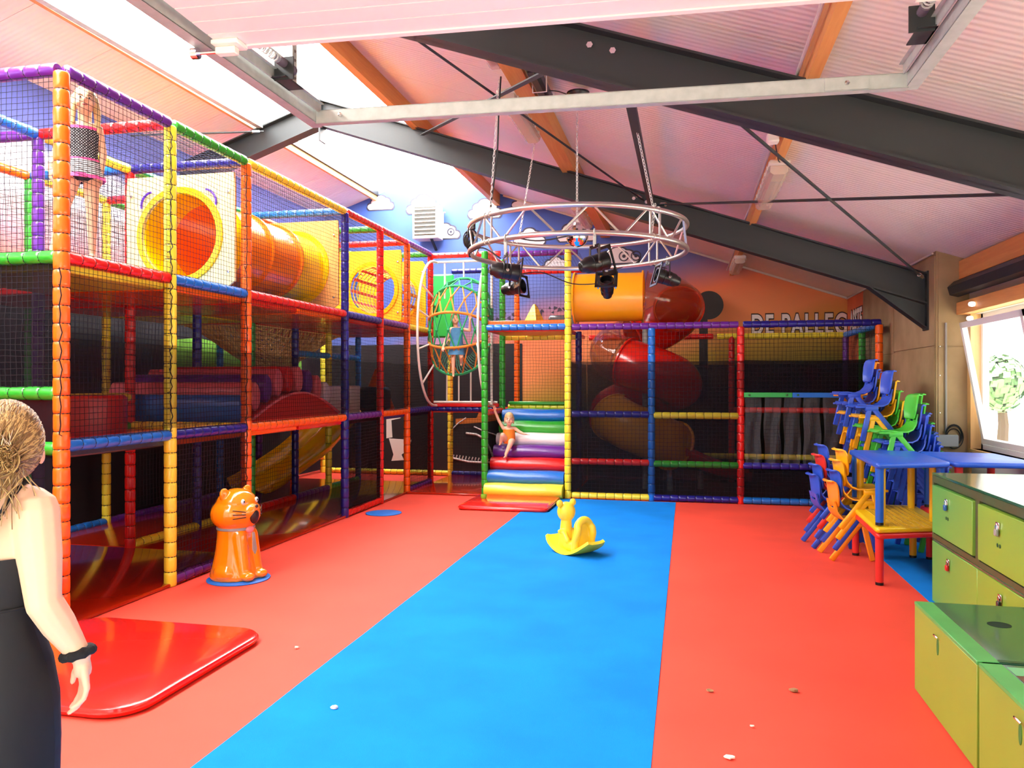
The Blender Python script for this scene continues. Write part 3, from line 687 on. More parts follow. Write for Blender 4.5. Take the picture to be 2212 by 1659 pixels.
for sx in (-1, 1):
    MB().tube(arc((-4.70 + sx * .27, 6.585, 3.33), .13, radians(100 if sx < 0 else -10), radians(190 if sx < 0 else 80), 8, 0, 2), .011, 8).build('grab_handle', M_PURP, pA, label='purple curved grab handle')
tube = thing('crawl_tube', 'big orange and yellow crawl tube inside the upper netted deck', 'tube', (-4.70, 6.64, 3.04))
def tsec(par, y0, y1, r, m, name='tube_section', fl=True):
    pr = [(r + .03, 0), (r + .03, .02), (r, .022), (r, y1 - y0 - .022), (r + .03, y1 - y0 - .02), (r + .03, y1 - y0), (r - .008, y1 - y0), (r - .008, 0)] if fl else [(r, 0), (r, y1 - y0), (r - .008, y1 - y0), (r - .008, 0)]
    pr.append(pr[0]); return MB().lathe(pr, 48, Matrix.Translation((0, y0, 0)) @ Matrix.Rotation(-pi / 2, 4, 'X'), False).build(name, m, par)
for a, b, m in ((.0, .42, M_TUBEY), (.424, .98, M_TUBEO), (.984, 1.62, M_TUBEO), (1.624, 2.2, M_TUBEY)): tsec(tube, a, b, .40, m)
# strap tunnel
st = thing('strap_tunnel', 'round crawl tunnel of red straps and pale ropes beyond the yellow ring', 'tunnel', (-4.6, 11.06, 3.03)); r = .34
for k in range(12):
    a = 2 * pi * k / 12; MB().sheet([[(r * cos(a + d), y, r * sin(a + d)) for d in (-.07, .07)] for y in (0, .35, .7, 1.05)], .004).build('strap', vinyl('red'), st)
for j in range(8):
    y = .07 + j * .13; MB().tube([((r + .004) * cos(2 * pi * k / 32), y, (r + .004) * sin(2 * pi * k / 32)) for k in range(32)], .011, 6, False, True).build('rope_ring', mat('pale_rope', 'cdbf66', rough=.8), st)

# ---- low deck: hump of foam rolls on an arched ramp
M_RAMP = vinyl('orange')
rp = thing('arched_ramp', 'arched orange red foam bridge edge on the lower left deck', 'ramp', (0, 0, 0))
def rz_(y): 
    t = (y - 6.9) / (8.85 - 6.9); return Z1 + .06 + .25 * sin(pi * max(0, min(1, t)))
rows = [[(XF - .04, 6.9 + 1.95 * i / 20, Z1 + .03) for i in range(21)], [(XF - .06, 6.9 + 1.95 * i / 20, rz_(6.9 + 1.95 * i / 20)) for i in range(21)], [(XI, 6.9 + 1.95 * i / 20, rz_(6.9 + 1.95 * i / 20)) for i in range(21)], [(XI, 6.9 + 1.95 * i / 20, Z1) for i in range(21)]]
MB().sheet(rows, .02).build('arch_body', vinyl('red'), rp)
MB().tube([(XF - .04, 6.9 + 1.95 * i / 20, rz_(6.9 + 1.95 * i / 20) + .004) for i in range(21)], .012, 6).build('edge_piping', vinyl('pink'), rp)
def foam_roll(y, z, c, x0, x1, r, lb):
    n = 10; pr = [(0, 0), (r * .8, 0), (r, .02), (r, x1 - x0 - .02), (r * .8, x1 - x0), (0, x1 - x0)]
    me = MB().lathe(pr, 20, Matrix.Rotation(pi / 2, 4, 'Y')).build('foam_roll', vinyl(c), label=lb, cat='foam roll', group='foam rolls on the low deck')
    me.location = (x0, y, z); me.scale = (1, .62, 1.25); return me
for k, (c, nm) in enumerate((('blue', 'first'), ('pink', 'second'), ('purple', 'third'), ('pink', 'fourth'), ('red', 'fifth'), ('pink', 'sixth'), ('purple', 'seventh'), ('pink', 'eighth'), ('white', 'last'))):
    y = 6.86 + k * .225
    foam_roll(y, rz_(y) + .15 + (-.05 if k == 0 else 0), c, XI - .55 + .05 * k, XF - .10, .115, f'{c} foam roll, {nm} from the near end of the low deck hump')
# foam cone and stripes on the low deck farther back
cn = MB().lathe([(.26, 0), (.27, .03), (.02, .62), (0, .64)], 4, Matrix.Rotation(pi / 4, 4, 'Z')); 
o = MB().lathe([(.27, 0), (.275, .03), (.03, .64), (0, .65)], 24).build('foam_cone', vinyl('orange'), label='orange foam cone on the low deck behind the red post', cat='foam cone'); o.location = (-4.75, 11.6, Z1 + .0)
o = MB().box(-.2, .2, -.18, .18, 0, .36, .05).build('foam_block', vinyl('teal'), label='dark teal foam block beside the orange foam cone', cat='foam block'); o.location = (-4.5, 10.9, Z1); o.active_material = mat('vinyl_dark_teal', '123a44', rough=.35)
for k in range(2):
    o = thing('foam_block', ('striped foam block on the low deck, nearer one', 'striped foam block on the low deck, farther one')[k], 'foam block', (-4.75, 9.5 + k * .6, Z1))
    for j in range(3): MB().box(-.3 + j * .2, -.1 + j * .2, -.16, .16, 0, .38, .01).build('stripe_segment', vinyl(('white', 'darkblue', 'white')[j]), o)
# red foam drum on low deck near the first bay
o = MB().lathe([(.36, 0), (.38, .02), (.38, .33), (.36, .35), (0, .35)], 32).build('foam_drum', vinyl('red'), label='dull red foam drum behind the mesh of the first bay', cat='foam drum'); o.location = (-4.75, 5.35, Z1 - .03)
# hanging web of knotted cords
wbm = MB(); rd = random.Random(5); n = 26
def hw(i, j):
    u, v = i / n, j / n; return Vector((-6.4 + u * 1.0, 9.1 + v * 2.6, Z2 - .1 - .55 * sin(pi * u) ** .7 * sin(pi * v) ** .8))
for i in range(n + 1):
    for j in range(n + 1):
        for di, dj in ((1, 0), (0, 1), (1, 1)):
            if i + di <= n and j + dj <= n and (di + dj < 2 or (i + j) % 2): wbm.tube([hw(i, j), hw(i + di, j + dj)], .011, 4, False)
o = wbm.build('hammock_net', mat('sandy_cord', 'e0b878', rough=.8), label='sagging knotted cord hammock net under the upper left deck', cat='net')
# yellow double slide under the low deck
sl = thing('wave_slide', 'yellow double lane slide in the dark under the low left deck', 'slide', (0, 0, 0))
p0, p1 = Vector((-5.3, 11.95, 1.22)), Vector((-6.02, 10.05, .1)); dr = (p1 - p0); sd = Vector((dr.y, -dr.x, 0)).normalized() * -1
for ln in (-1, 1):
    rows = []
    for i in range(25):
        t = i / 24; c = p0 + dr * t; c.z = .1 + 1.12 * (1 - t) ** 1.25 + .05 * sin(t * 9) * (1 - t) ; cc = c + sd * (ln * .27)
        rows.append([cc + sd * (.26 * q) + Vector((0, 0, .16 * abs(q) ** 4)) for q in (-1, -.9, -.6, -.2, .2, .6, .9, 1)])
    MB().sheet(rows, .02).build('slide_lane', M_TUBEY, sl)
# glossy dark red mats under the frame
M_GLOSS = mat('glossy_red_mat', 'b02408', rough=.16, coat=.5, bump=.02, bscale=7)
for x0, x1, y0, y1, lb in ((XT, XF + .03, 3.0, 6.7, 'glossy dark red mat under the first bays of the left frame'), (XT, XF + .03, 6.71, 12.2, 'glossy dark red mat under the far bays of the left frame'), (XF + .03, -2.9, 11.0, 13.6, 'glossy orange red mat below the rope cage')):
    mb = MB(); slab(mb, rrect(x0, x1, y0, y1, .02, 2), .002, .03, .01); mb.build('floor_mat', M_GLOSS, label=lb, cat='mat')
# printed scraps on the left wall boards
M_HILL = mat('printed_green', '86cc48', rough=.7, var=.3, vscale=5)
hill = [(9.2, 1.3), (12.95, 1.3), (12.95, 2.3), (12.3, 1.98), (11.1, 2.15), (9.9, 2.28), (9.2, 2.2)]
MB().prism(hill, 0, .004, Matrix(((0, 0, 1, XL), (1, 0, 0, 0), (0, 1, 0, 0), (0, 0, 0, 1)))).build('printed_hill', M_HILL, D.objects['wall_left'], smooth=False)
# ---------------------------------------------------------------- middle tower with roll stairs and rope cage
M_ROPEG = mat('green_rope', '1f9a5c', rough=.75, bump=.6, bscale=120); M_ROPEO = mat('orange_rope', 'd9822b', rough=.75, bump=.6, bscale=120)
YS = 11.08
FB = thing('play_tower', 'middle climbing tower with roll stairs between green and yellow posts', 'play frame')
for x, y, z, c in ((-2.87, YS, 3.55, 'green'), (-1.65, YS, 3.6, 'yellow'), (-2.87, 12.2, 3.6, 'green'), (-2.87, 13.3, 3.6, 'orange'), (-4.07, 13.3, 2.4, 'yellow'), (-1.65, 12.2, 2.44, 'darkblue')):
    pad(FB, 'padded_post', (x, y, 0), (x, y, z), c)
def xr(x0, x1, y, z, c, r=.046): pad(FB, 'padded_rail', (x0 + .03, y, z), (x1 - .03, y, z), c, r)
xr(-2.87, -1.65, YS, 2.44, 'blue'); xr(-2.87, -1.65, 12.25, 2.36, 'yellow'); xr(-2.87, -1.65, 12.5, 1.25, 'yellow'); xr(-4.07, -2.87, 12.2, 3.70, 'red'); xr(-4.07, -2.87, 12.2, 1.22, 'darkblue'); xr(-2.87, -1.65, 12.3, 3.7, 'purple'); xr(-2.87, -1.65, 13.3, 3.55, 'red')
xr(-4.07, -2.87, 13.3, .05, 'darkblue'); xr(-6.4, -4.07, 13.3, .05, 'yellow'); xr(-4.07, -2.87, 13.3, 3.6, 'darkblue')
for y0, y1, z, c in ((YS, 12.2, 3.52, 'orange'), (YS, 12.2, 1.2, 'red')): pad(FB, 'padded_rail', (-2.87, y0 + .03, z), (-2.87, y1 - .03, z), c, .046)
deck(FB, -2.87, -1.65, YS, 12.2, 2.47, 'red'); deck(FB, -2.87, -1.65, 12.2, 13.3, 2.47, 'red'); deck(FB, -4.07, -2.87, 12.2, 13.3, 1.25, 'red'); deck(FB, -2.87, -1.65, 12.3, 13.3, 1.26, 'green')
MB().box(-2.83, -1.70, YS + .02, YS + .08, 2.46, 2.54, .01).build('deck_edge', vinyl('orange'), FB); MB().box(-4.02, -2.92, 12.14, 12.2, 1.255, 1.31, .01).build('deck_edge', vinyl('red'), FB); MB().box(-2.82, -1.70, 12.42, 12.5, 1.29, 1.34, .01).build('deck_edge', vinyl('green'), FB)
net(FB, (-2.85, YS - .01, 2.5), (1.2, 0, 0), (0, 0, 1.05), .05); net(FB, (-2.85, 12.6, 1.3), (1.2, 0, 0), (0, 0, 1.1), .05); net(FB, (-2.87, YS, 1.25), (0, 1.12, 0), (0, 0, 2.3), .05); net(FB, (-2.85, 12.3, 3.68), (1.2, 0, 0), (0, 1.0, -.1), .05)
net(FB, (-4.05, 13.25, 1.3), (1.18, 0, 0), (0, 0, 2.3), .05); net(FB, (-4.05, 13.25, 0), (1.18, 0, 0), (0, 0, 1.2), .05); screen(FB, (-2.86, YS, 0), (0, 1.12, 0), (0, 0, 1.2), M_SCREEN2)
wp_ = MB().tube([(-3.02, 12.1, 1.3), (-3.02, 12.1, 3.5)], .02, 10).build('white_pole', M_WHITEPIPE, FB); MB().tube([(-3.02, 12.1, 2.62), (-3.02, 12.1, 2.82)], .03, 10).build('wrap', M_ROPEG, wp_)
# mural dark boards low on the back wall
MB().box(XL + .02, -2.9, YB - .012, YB, 0, 2.35).build('dark_board', mat('dark_board', '1a171b', rough=.7), wall_back, smooth=False)
# white line prints on the dark boards: an old bone drawing
M_PRINT = mat('white_print', 'd8d6d0', rough=.7)
pr = MB(); yb = YB - .014
def bone(pts, r): pr.tube([(x, yb, z) for x, z in pts], r, 5)
bone([(-4.2, .26), (-3.9, .2), (-3.6, .19), (-3.35, .2)], .02)
for i in range(14): bone([(-4.2 + i * .06, .26 - i * .005), (-4.18 + i * .06, .32 - i * .006)], .012)
bone([(-3.95, .72), (-3.75, .7), (-3.6, .62), (-3.5, .45), (-3.42, .25)], .022); bone([(-3.8, .84), (-3.6, .76), (-3.4, .7), (-3.2, .6)], .014); bone([(-4.3, .7), (-4.1, .9), (-3.95, 1.0)], .012); bone([(-3.42, .25), (-3.3, .3), (-3.25, .42)], .02)
pr.build('bone_print', M_PRINT, wall_back)
tp = MB()
for pl in ([(-5.5, 1.0), (-5.2, 1.06), (-5.22, .98), (-5.4, .94), (-5.38, .62), (-5.5, .6)], [(-5.45, .6), (-5.0, .58), (-5.06, .4), (-5.2, .3), (-5.15, .2), (-5.4, .18), (-5.36, .3)]):
    tp.prism(pl, yb, yb + .003, Mxz)
tp.build('toilet_print', M_PRINT, wall_back, smooth=False)
op = MB().prism([(-4.15, .98), (-3.75, 1.0), (-3.7, 1.12), (-3.3, 1.08), (-3.2, 1.2), (-3.05, 1.2), (-3.1, .86), (-3.3, .8), (-3.28, .98), (-3.6, .92), (-4.15, .88)], yb, yb + .003, Mxz).build('orange_print', mat('orange_print', 'c8742c', rough=.7), wall_back, smooth=False)
# dark birds printed on the sunset
bp = MB(); rd = random.Random(11)
for i in range(34):
    cx, cz = (rd.gauss(-2.35, .16), rd.gauss(2.88, .14)) if i < 16 else (rd.gauss(-3.2, .22), rd.gauss(2.72, .1)); a = rd.uniform(0, 6.28); s = rd.uniform(.03, .06)
    bp.prism([(cx + s * cos(a + q) * m_, cz + s * sin(a + q) * m_) for q, m_ in ((0, 1.3), (1.7, .8), (2.6, .5), (4.2, .9))], YB - .006, YB - .003, Mxz)
bp.build('bird_prints', mat('dark_print', '3a2f48', rough=.7), wall_back, smooth=False, kind='stuff')
# stepped foam roll staircase
stair_c = ('yellow', 'blue', 'red', 'purple', 'white', 'green', 'blue')
lbs = ('yellow vinyl foam roll, lowest step of the stairs', 'blue vinyl foam roll, second step from the floor', 'red vinyl foam roll, third step of the stairs', 'purple vinyl foam roll under the sitting toddler', 'white vinyl foam roll behind the sitting toddler', 'green vinyl foam roll, step behind the toddler', 'dark blue vinyl foam roll, topmost step of the stairs')
for k, c in enumerate(stair_c):
    y = 10.98 + .165 * k; z = .172 * k; x0 = -2.84 + .006 * k; x1 = -1.71; hh = .2; pf = []
    # bullnose block: profile in y-z
    for a in range(9):
        t = pi / 2 + pi * .9 * a / 8; pf.append((-.01 + .1 * cos(t) * 1.0, .095 + .1 * sin(t)))
    pf += [(.0, 0), (.24, 0), (.24, .195)]
    Myz = Matrix(((0, 0, 1, 0), (1, 0, 0, 0), (0, 1, 0, 0), (0, 0, 0, 1)))
    mb = MB(); n = 8; L = x1 - x0
    rows = []
    for i in range(n + 1):
        u = i / n; x = u * L; sc = 1 if 0 < i < n else .93; wv = .004 * sin(u * 9 + k)
        rows.append([(x, (py - .1) * sc + .1, (pz - .1) * sc + .1 + wv) for py, pz in pf + [pf[0]]])
    mb.sheet(rows); mb.add([rows[0][i] for i in range(len(pf))], [tuple(range(len(pf)))]); mb.add([rows[n][i] for i in range(len(pf))], [tuple(range(len(pf) - 1, -1, -1))])
    o = mb.build('stair_roll', vinyl(c), label=lbs[k], cat='foam roll', group='foam roll stairs', ang=50); o.location = (x0, y, z + .003)
# landing mat at the foot, and the big near mat
M_MAT = mat('red_gym_mat', 'e2231a', rough=.2, coat=.5, bump=.1, bscale=4)
def gym_mat(x0, x1, y0, y1, r, lb):
    mb = MB(); slab(mb, rrect(x0, x1, y0, y1, r, 8), .003, .055, .02); o = mb.build('gym_mat', M_MAT, label=lb, cat='mat')
    MB().tube([(x, y, .03) for x, y in rrect(x0 - .002, x1 + .002, y0 - .002, y1 + .002, r, 8)], .006, 6, False, True).build('piping', M_MAT, o)
gym_mat(-2.9, -1.72, 9.76, 10.86, .09, 'red padded landing mat at the foot of the roll stairs')
gym_mat(-3.99, -2.63, 3.29, 4.62, .2, 'large shiny red padded mat lying beside the woman')
o = MB().lathe([(.0, 0), (.035, 0), (.045, .03), (.04, .055), (.03, .056), (.028, .02), (0, .018)], 16).build('cup', plastic('lime'), label='small lime green plastic cup on the landing mat', cat='cup'); o.location = (-2.72, 10.45, .056)
# rope cage
cg = thing('rope_cage', 'bulging rope cage of green and orange hoops in white bent pipes', 'rope cage', (-3.5, 12.2, 2.45))
CW = .46; R0, R1 = .25, .62
def hoop(phi, t):
    d = R0 + R1 * sin(t) ** .8; w_ = CW * cos(t); return Vector((w_, -cos(phi) * d, sin(phi) * d))
phis = [radians(a) for a in (88, 52, 17, -19, -52)]; cols = ['G', 'G', 'O', 'O', 'G']; NN = 28
for ph, c in zip(phis, cols):
    MB().tube([hoop(ph, pi * i / NN) for i in range(NN + 1)], .022, 8).build('hoop', M_ROPEG if c == 'G' else M_ROPEO, cg, label='green rope wound hoop' if c == 'G' else 'orange rope wound hoop')
for k in range(4):
    mb = MB(); n = 7; m_ = [M_ROPEG, M_ROPEO, M_ROPEG, M_ROPEO][k]
    for i in range(n):
        t0, t1 = pi * (i + .1) / n, pi * (i + .9) / n; tm = pi * (i + .5) / n
        a0, a1 = hoop(phis[k], t0), hoop(phis[k], t1); b0, b1 = hoop(phis[k + 1], t0), hoop(phis[k + 1], t1)
        c_ = (hoop((phis[k] + phis[k + 1]) / 2, tm)); 
        for q in (a0, a1, b0, b1): mb.tube([q, c_], .0115, 5, False)
        mb.sphere(c_, .024, 8, 6)
    mb.build('rope_net', m_, cg, label='green knotted rope net' if k % 2 == 0 else 'orange knotted rope net')
fm = MB()
for i in range(24):
    t0, t1 = pi * i / 24, pi * (i + 1) / 24
    for j in range(7):
        ph = phis[4] - j * .09
        s = 1 - .09 * j
        fm.tube([hoop(ph, t0) * s, hoop(ph, t1) * s], .006, 4, False)
        if j < 6: fm.tube([hoop(ph, t0) * s, hoop(ph - .09, t1) * (s - .09)], .006, 4, False)
fm.build('bottom_net', mat('dark_green_rope', '1c5a40', rough=.8), cg, kind='stuff')
pp = []
for i in range(25):
    a = pi * i / 24; pp.append((0, -.98 * sin(a) ** .75, 1.16 * cos(a)))
for sx in (-1, 1): MB().tube([(sx * .47 + .02, y, z - .02) for _, y, z in pp], .02, 10).build('bent_pipe', M_WHITEPIPE, cg, label='white bent pipe')
for z in (1.14, -1.12): MB().tube([(-.5, -.04, z), (.56, -.04, z)], .019, 10).build('cross_pipe', M_WHITEPIPE, cg)
for ph, a in zip(phis[1:], (40, 14, -16, -46)):
    for sx in (-1, 1):
        p = hoop(ph, pi / 2 - sx * .95); q = min(pp, key=lambda v: abs(math.atan2(v[2], -v[1] + .01) - radians(a))); MB().tube([p, (sx * .47 + .02, q[1], q[2])], .014, 8).build('stay', M_WHITEPIPE, cg)
MB().tube([(0, -.02, .88), (0, -.04, 1.14)], .014, 8).build('stay', M_WHITEPIPE, cg); MB().tube([(-.32, -.02, 1.12), (-.32, -.02, .55)], .016, 8).build('stay', M_WHITEPIPE, cg)
for x in (-.28, -.08, .12, .32): MB().tube([(x, -.04, -1.12), (x, -.04, -.62 - .1 * abs(x))], .013, 8).build('stay', M_WHITEPIPE, cg)
# green slide panel behind the cage
o = MB().box(-.22, .22, -.03, .03, 0, 1.1, .03).build('play_board', plastic('green', '1fae4a'), label='green moulded panel standing behind the rope cage', cat='panel'); o.location = (-4.15, 13.05, 2.42)
# things on the upper middle deck
o = MB().lathe([(.21, 0), (.22, .02), (.06, .34), (.02, .41), (0, .41)], 4, Matrix.Rotation(radians(20), 4, 'Z')).build('foam_cone', vinyl('yellow'), label='yellow pointed foam cone on the upper middle deck', cat='foam cone', ang=25); o.location = (-2.35, 12.2, 2.47)
o = MB().box(-.22, .22, -.15, .15, 0, .2, .03).build('foam_block', mat('vinyl_charcoal', '2b3430', rough=.4), label='charcoal foam block on the upper middle deck beside the yellow post', cat='foam block'); o.location = (-1.85, 12.0, 2.47)

# ---------------------------------------------------------------- right cage with the spiral slide
FC = thing('play_tower', 'low netted cage round the spiral slide at the back right', 'play frame')
def pc(x, y, z, c): pad(FC, 'padded_post', (x, y, 0), (x, y, z), c)
for x, y, z, c in ((-.48, YS, 2.4, 'blue'), (.71, YS, 2.4, 'red'), (2.45, YS, 2.4, 'orange'), (.71, 13.3, 2.4, 'red'), (2.45, 13.3, 2.4, 'purple'), (2.47, 12.2, 2.4, 'green')): pc(x, y, z, c)
def cr(x0, x1, y, z, c): pad(FC, 'padded_rail', (x0 + .03, y, z), (x1 - .03, y, z), c, .046)
for x0, x1, y, z, c in ((-1.62, .71, YS, 2.43, 'purple'), (.71, 2.5, YS, 2.43, 'darkblue'), (-1.65, .45, 13.3, 2.4, 'red'), (.45, 2.45, 13.3, 2.4, 'yellow'), (-1.62, -.48, YS, 1.2, 'darkblue'), (-.48, .71, YS, 1.19, 'yellow'), (-1.62, -.48, YS, .53, 'red'), (-.48, .71, YS, .52, 'green'), (.71, 2.45, YS, .52, 'darkblue'), (-1.62, -.48, YS, .05, 'yellow'), (-.48, .71, YS, .05, 'darkblue'), (.71, 2.45, YS, .05, 'blue'), (-.5, 2.45, 13.25, .45, 'yellow'), (.71, 2.45, 13.25, 1.2, 'red')): cr(x0, x1, y, z, c)
for a, b, c in ((YS, 13.3, 'blue'),): pad(FC, 'padded_rail', (2.45, a + .03, 2.4), (2.45, b - .03, 2.4), c, .046)
for x0, x1 in ((-1.65, -.48), (-.48, .71), (.71, 2.45)):
    net(FC, (x0, YS + .02, 1.2 if x0 < .7 else 1.5), (x1 - x0, 0, 0), (0, 0, 1.2 if x0 < .7 else .9), .055); net(FC, (x0, YS + .02, .05), (x1 - x0, 0, 0), (0, 0, 1.15 if x0 < .7 else .47), .055)
    screen(FC, (x0, YS + .035, 0), (x1 - x0, 0, 0), (0, 0, 1.95) if x0 < .7 else (0, 0, .52), M_SCREEN if x0 < .7 else M_SCREEN2)
screen(FC, (-1.6, YS - .062, .1), (2.28, 0, 0), (0, 0, 1.84), M_SCREENF); screen(FC, (.68, YS - .062, 1.52), (1.76, 0, 0), (0, 0, .42), M_SCREENF); screen(FC, (.68, YS - .062, .1), (1.76, 0, 0), (0, 0, .38), M_SCREENF)
screen(FC, (.71, YS + .035, 1.5), (1.74, 0, 0), (0, 0, .45), M_SCREEN2)
net(FC, (-1.65, 13.28, .05), (4.1, 0, 0), (0, 0, 2.35), .06); screen(FC, (-1.65, 13.32, 0), (4.1, 0, 0), (0, 0, 1.95), M_SCREEN2); screen(FC, (2.48, YS, 0), (0, 2.2, 0), (0, 0, 1.95), M_SCREEN2); net(FC, (2.46, YS, .05), (0, 2.2, 0), (0, 0, 2.35), .06)  # back mesh sheet is added to darken the inside of the cage
screen(FC, (-1.66, YS + .02, 0), (0, 2.2, 0), (0, 0, 1.95), M_SCREEN2); 
o = MB().box(-1.6, 2.45, YS + .08, 13.3, .002, .03, .006).build('floor_mat', mat('dark_mat', '3a1214', rough=.35), label='dark floor mat inside the spiral slide cage', cat='mat')
# header boards and clear strip curtain
for x0, x1, c in ((.75, 1.37, 'green'), (1.37, 2.3, 'blue')):
    b = MB().box(x0, x1, YS - .055, YS - .03, 1.445, 1.51, .004).build('header_board', plastic(c), FC)
    for x in (x0 + .07, x1 - .07): MB().lathe([(0, 0), (.016, 0), (.012, .01), (0, .012)], 10, Matrix.Translation((x, YS - .055, 1.478)) @ Matrix.Rotation(pi / 2, 4, 'X')).build('screw_cap', plastic('green_dark', '1c6a2c'), b)
M_PVC = D.materials.new('clear_pvc'); M_PVC.use_nodes = True; glassy(M_PVC, (.8, .85, .88), .03, .06)
cu = thing('strip_curtain', 'clear plastic strip curtain under the green and blue header', 'curtain', (0, YS - .03, 1.45)); rd = random.Random(2)
for k in range(6):
    x0 = .76 + k * .25; rows = []
    for i in range(13):
        z = -.9 * i / 12; rows.append([(x0 + .21 * j / 6 + .01 * sin(i * .7 + k), .02 * sin(j * 1.4 + k * 2 + i * .35) * (.3 + i / 12) - .004 * k, z) for j in range(7)])
    MB().sheet(rows, .003).build('pvc_strip', M_PVC, cu)

# ---- spiral tube slide
ss = thing('spiral_slide', 'spiral tube slide of orange, red and clear brown sections', 'slide', (0, 0, 0))
M_CLEAR = D.materials.new('clear_brown_acrylic'); M_CLEAR.use_nodes = True; glassy(M_CLEAR, H('9a4a2a'), .45, .06); M_CLEAR.node_tree.nodes['Principled BSDF'].inputs['Coat Weight'].default_value = 1.0
SCX, SCY, SR, TR = -.62, 12.15, .5, .355
key = [(0, 2.90), (60, 2.84), (120, 2.66), (180, 2.42), (270, 2.12), (360, 1.86), (450, 1.6), (540, 1.42), (630, 1.2), (720, .92), (790, .66)]
def sz(a):
    for (a0, z0), (a1, z1) in zip(key, key[1:]):
        if a <= a1: return z0 + (z1 - z0) * (a - a0) / (a1 - a0)
    return key[-1][1]
def sp_(a): t = radians(a - 90); return Vector((SCX + SR * cos(t), SCY + SR * sin(t), sz(a)))
def section(a0, a1, m, lb, r=TR):
    n = max(4, int((a1 - a0) / 8)); pts = [sp_(a0 + (a1 - a0) * i / n) for i in range(n + 1)]
    s = MB().tube(pts, r, 28, False).build('tube_section', m, ss, label=lb)
    for P, T in ((pts[0], pts[1] - pts[0]), (pts[-1], pts[-1] - pts[-2])):
        R = T.to_track_quat('Z', 'Y').to_matrix().to_4x4(); R.translation = P
        MB().lathe([(r - .004, -.012), (r + .03, -.012), (r + .03, .012), (r - .004, .012)], 28, R, False).build('flange', m, s)
M_TUBEO2 = mat('tube_amber', 'ffae14', rough=.28, coat=.3)
s = MB().tube([(-1.62, SCY - SR, 2.90), (-1.3, SCY - SR, 2.9), (-.95, SCY - SR, 2.9), (SCX, SCY - SR, 2.9)], TR, 32, False).build('tube_section', M_TUBEO2, ss, label='amber straight entry section')
R = Matrix.Rotation(pi / 2, 4, 'Y'); 
for x in (-1.62, SCX - .005):
    R = Matrix.Translation((x, SCY - SR, 2.9)) @ Matrix.Rotation(pi / 2, 4, 'Y'); MB().lathe([(TR - .004, -.012), (TR + .03, -.012), (TR + .03, .012), (TR - .004, .012)], 28, R, False).build('flange', M_TUBEO2, s)
section(2, 82, M_CLEAR, 'clear brown upper bend'); section(84, 205, M_TUBER, 'red upper bend'); section(207, 330, M_CLEAR, 'clear brown left bend'); section(332, 520, M_TUBER, 'red right bend'); section(522, 655, M_TUBER, 'red lower left bend'); section(657, 775, M_TUBEO2, 'amber lower front section')
e = sp_(778); rows = []
for i in range(13):
    t = i / 12; c = Vector((e.x + .05 + t * 1.05, e.y - .05 + t * .08, max(.2, e.z - .2 - t * .5 + .18 * t * t))); rows.append([c + Vector((0, q * .3, .26 * abs(q) ** 3 * (1 - .4 * t))) for q in (-1, -.85, -.5, 0, .5, .85, 1)])
MB().sheet(rows, .02).build('exit_chute', M_TUBER, ss, label='red open exit chute')
for x, y, z in ((-.62, 12.15, 2.5), (-.25, 12.0, .62), (.2, 12.3, .3)): MB().tube([(x, y, .03), (x, y, z)], .045, 12).build('support_pole', M_GALV, ss)
# round dark sign shape behind the slide
MB().lathe([(0, 0), (.24, 0), (.24, .02), (0, .02)], 32, Matrix.Translation((.36, 13.7, 2.95)) @ Matrix.Rotation(pi / 2, 4, 'X')).box(.2, .34, 13.68, 13.7, .03, 2.85).build('round_board', mat('charcoal_board', '2a2624', rough=.6), label='dark round topped board standing behind the spiral slide', cat='board')
# ---------------------------------------------------------------- circular truss with spotlights
RC = Vector((-1.03, 7.51)); RR = 1.03; ZU, ZL = 3.12, 2.885
tr_ = thing('truss_ring', 'round silver aluminium lighting truss hung on chains', 'truss', (RC.x, RC.y, ZL))
def rp_(a, z): return Vector((RR * cos(a), RR * sin(a), z - ZL))
for nm, z in (('upper_ring', ZU), ('lower_ring', ZL)): MB().tube([rp_(2 * pi * k / 96, z) for k in range(96)], .0235, 12, False, True).build(nm, M_ALU, tr_)
nb = 24
for k in range(nb):
    a0 = 2 * pi * k / nb; a1 = 2 * pi * (k + 1) / nb
    p, q = (rp_(a0, ZU), rp_(a1 - .03, ZL)) if k % 2 else (rp_(a0, ZL), rp_(a1 - .03, ZU))
    MB().tube([p, q], .010, 8).build('brace', M_ALU, tr_)
for k in range(4):
    a = radians(48 + 90 * k)
    for z in (ZU, ZL):
        s = MB()
        for d in (-.03, .03): s.tube([rp_(a + d, z), rp_(a + d + .012, z)], .029, 12)
        s.build('coupler', M_ALU, tr_)
    for d in (-.055, .055): MB().tube([rp_(a + d, ZU), rp_(a + d, ZL)], .011, 8).build('brace', M_ALU, tr_)
def chain(p, q, lb, L=.038, r=.0032):
    p, q = Vector(p), Vector(q); d = q - p; n = int(d.length / (L * .78)); t = d.normalized(); u = t.orthogonal().normalized(); v = t.cross(u); mb = MB()
    for i in range(n):
        c = p + d * ((i + .5) / n); s = u if i % 2 else v; pts = []
        for k in range(10):
            a = 2 * pi * k / 10; pts.append(c + t * (L * .5 * cos(a)) + s * (L * .26 * sin(a)))
        mb.tube(pts, r, 5, False, True)
    return mb.build('chain', mat('zinc_chain', 'd2d0cc', rough=.35, metal=.3), label=lb, cat='chain')
def P3(a, z): v = rp_(a, z); return (RC.x + v.x, RC.y + v.y, z)
chain(P3(4.02, ZU + .03), (-1.55, 6.47, 4.2), 'steel chain with a black cable at the near left of the truss ring')
chain(P3(2.36, ZU + .03), (-1.66, 8.7, 4.4), 'thin steel chain at the far left of the truss ring')
chain(P3(5.52, ZU + .03), (-.39, 6.4, 3.66), 'doubled steel chain from the square strut to the right of the truss ring')
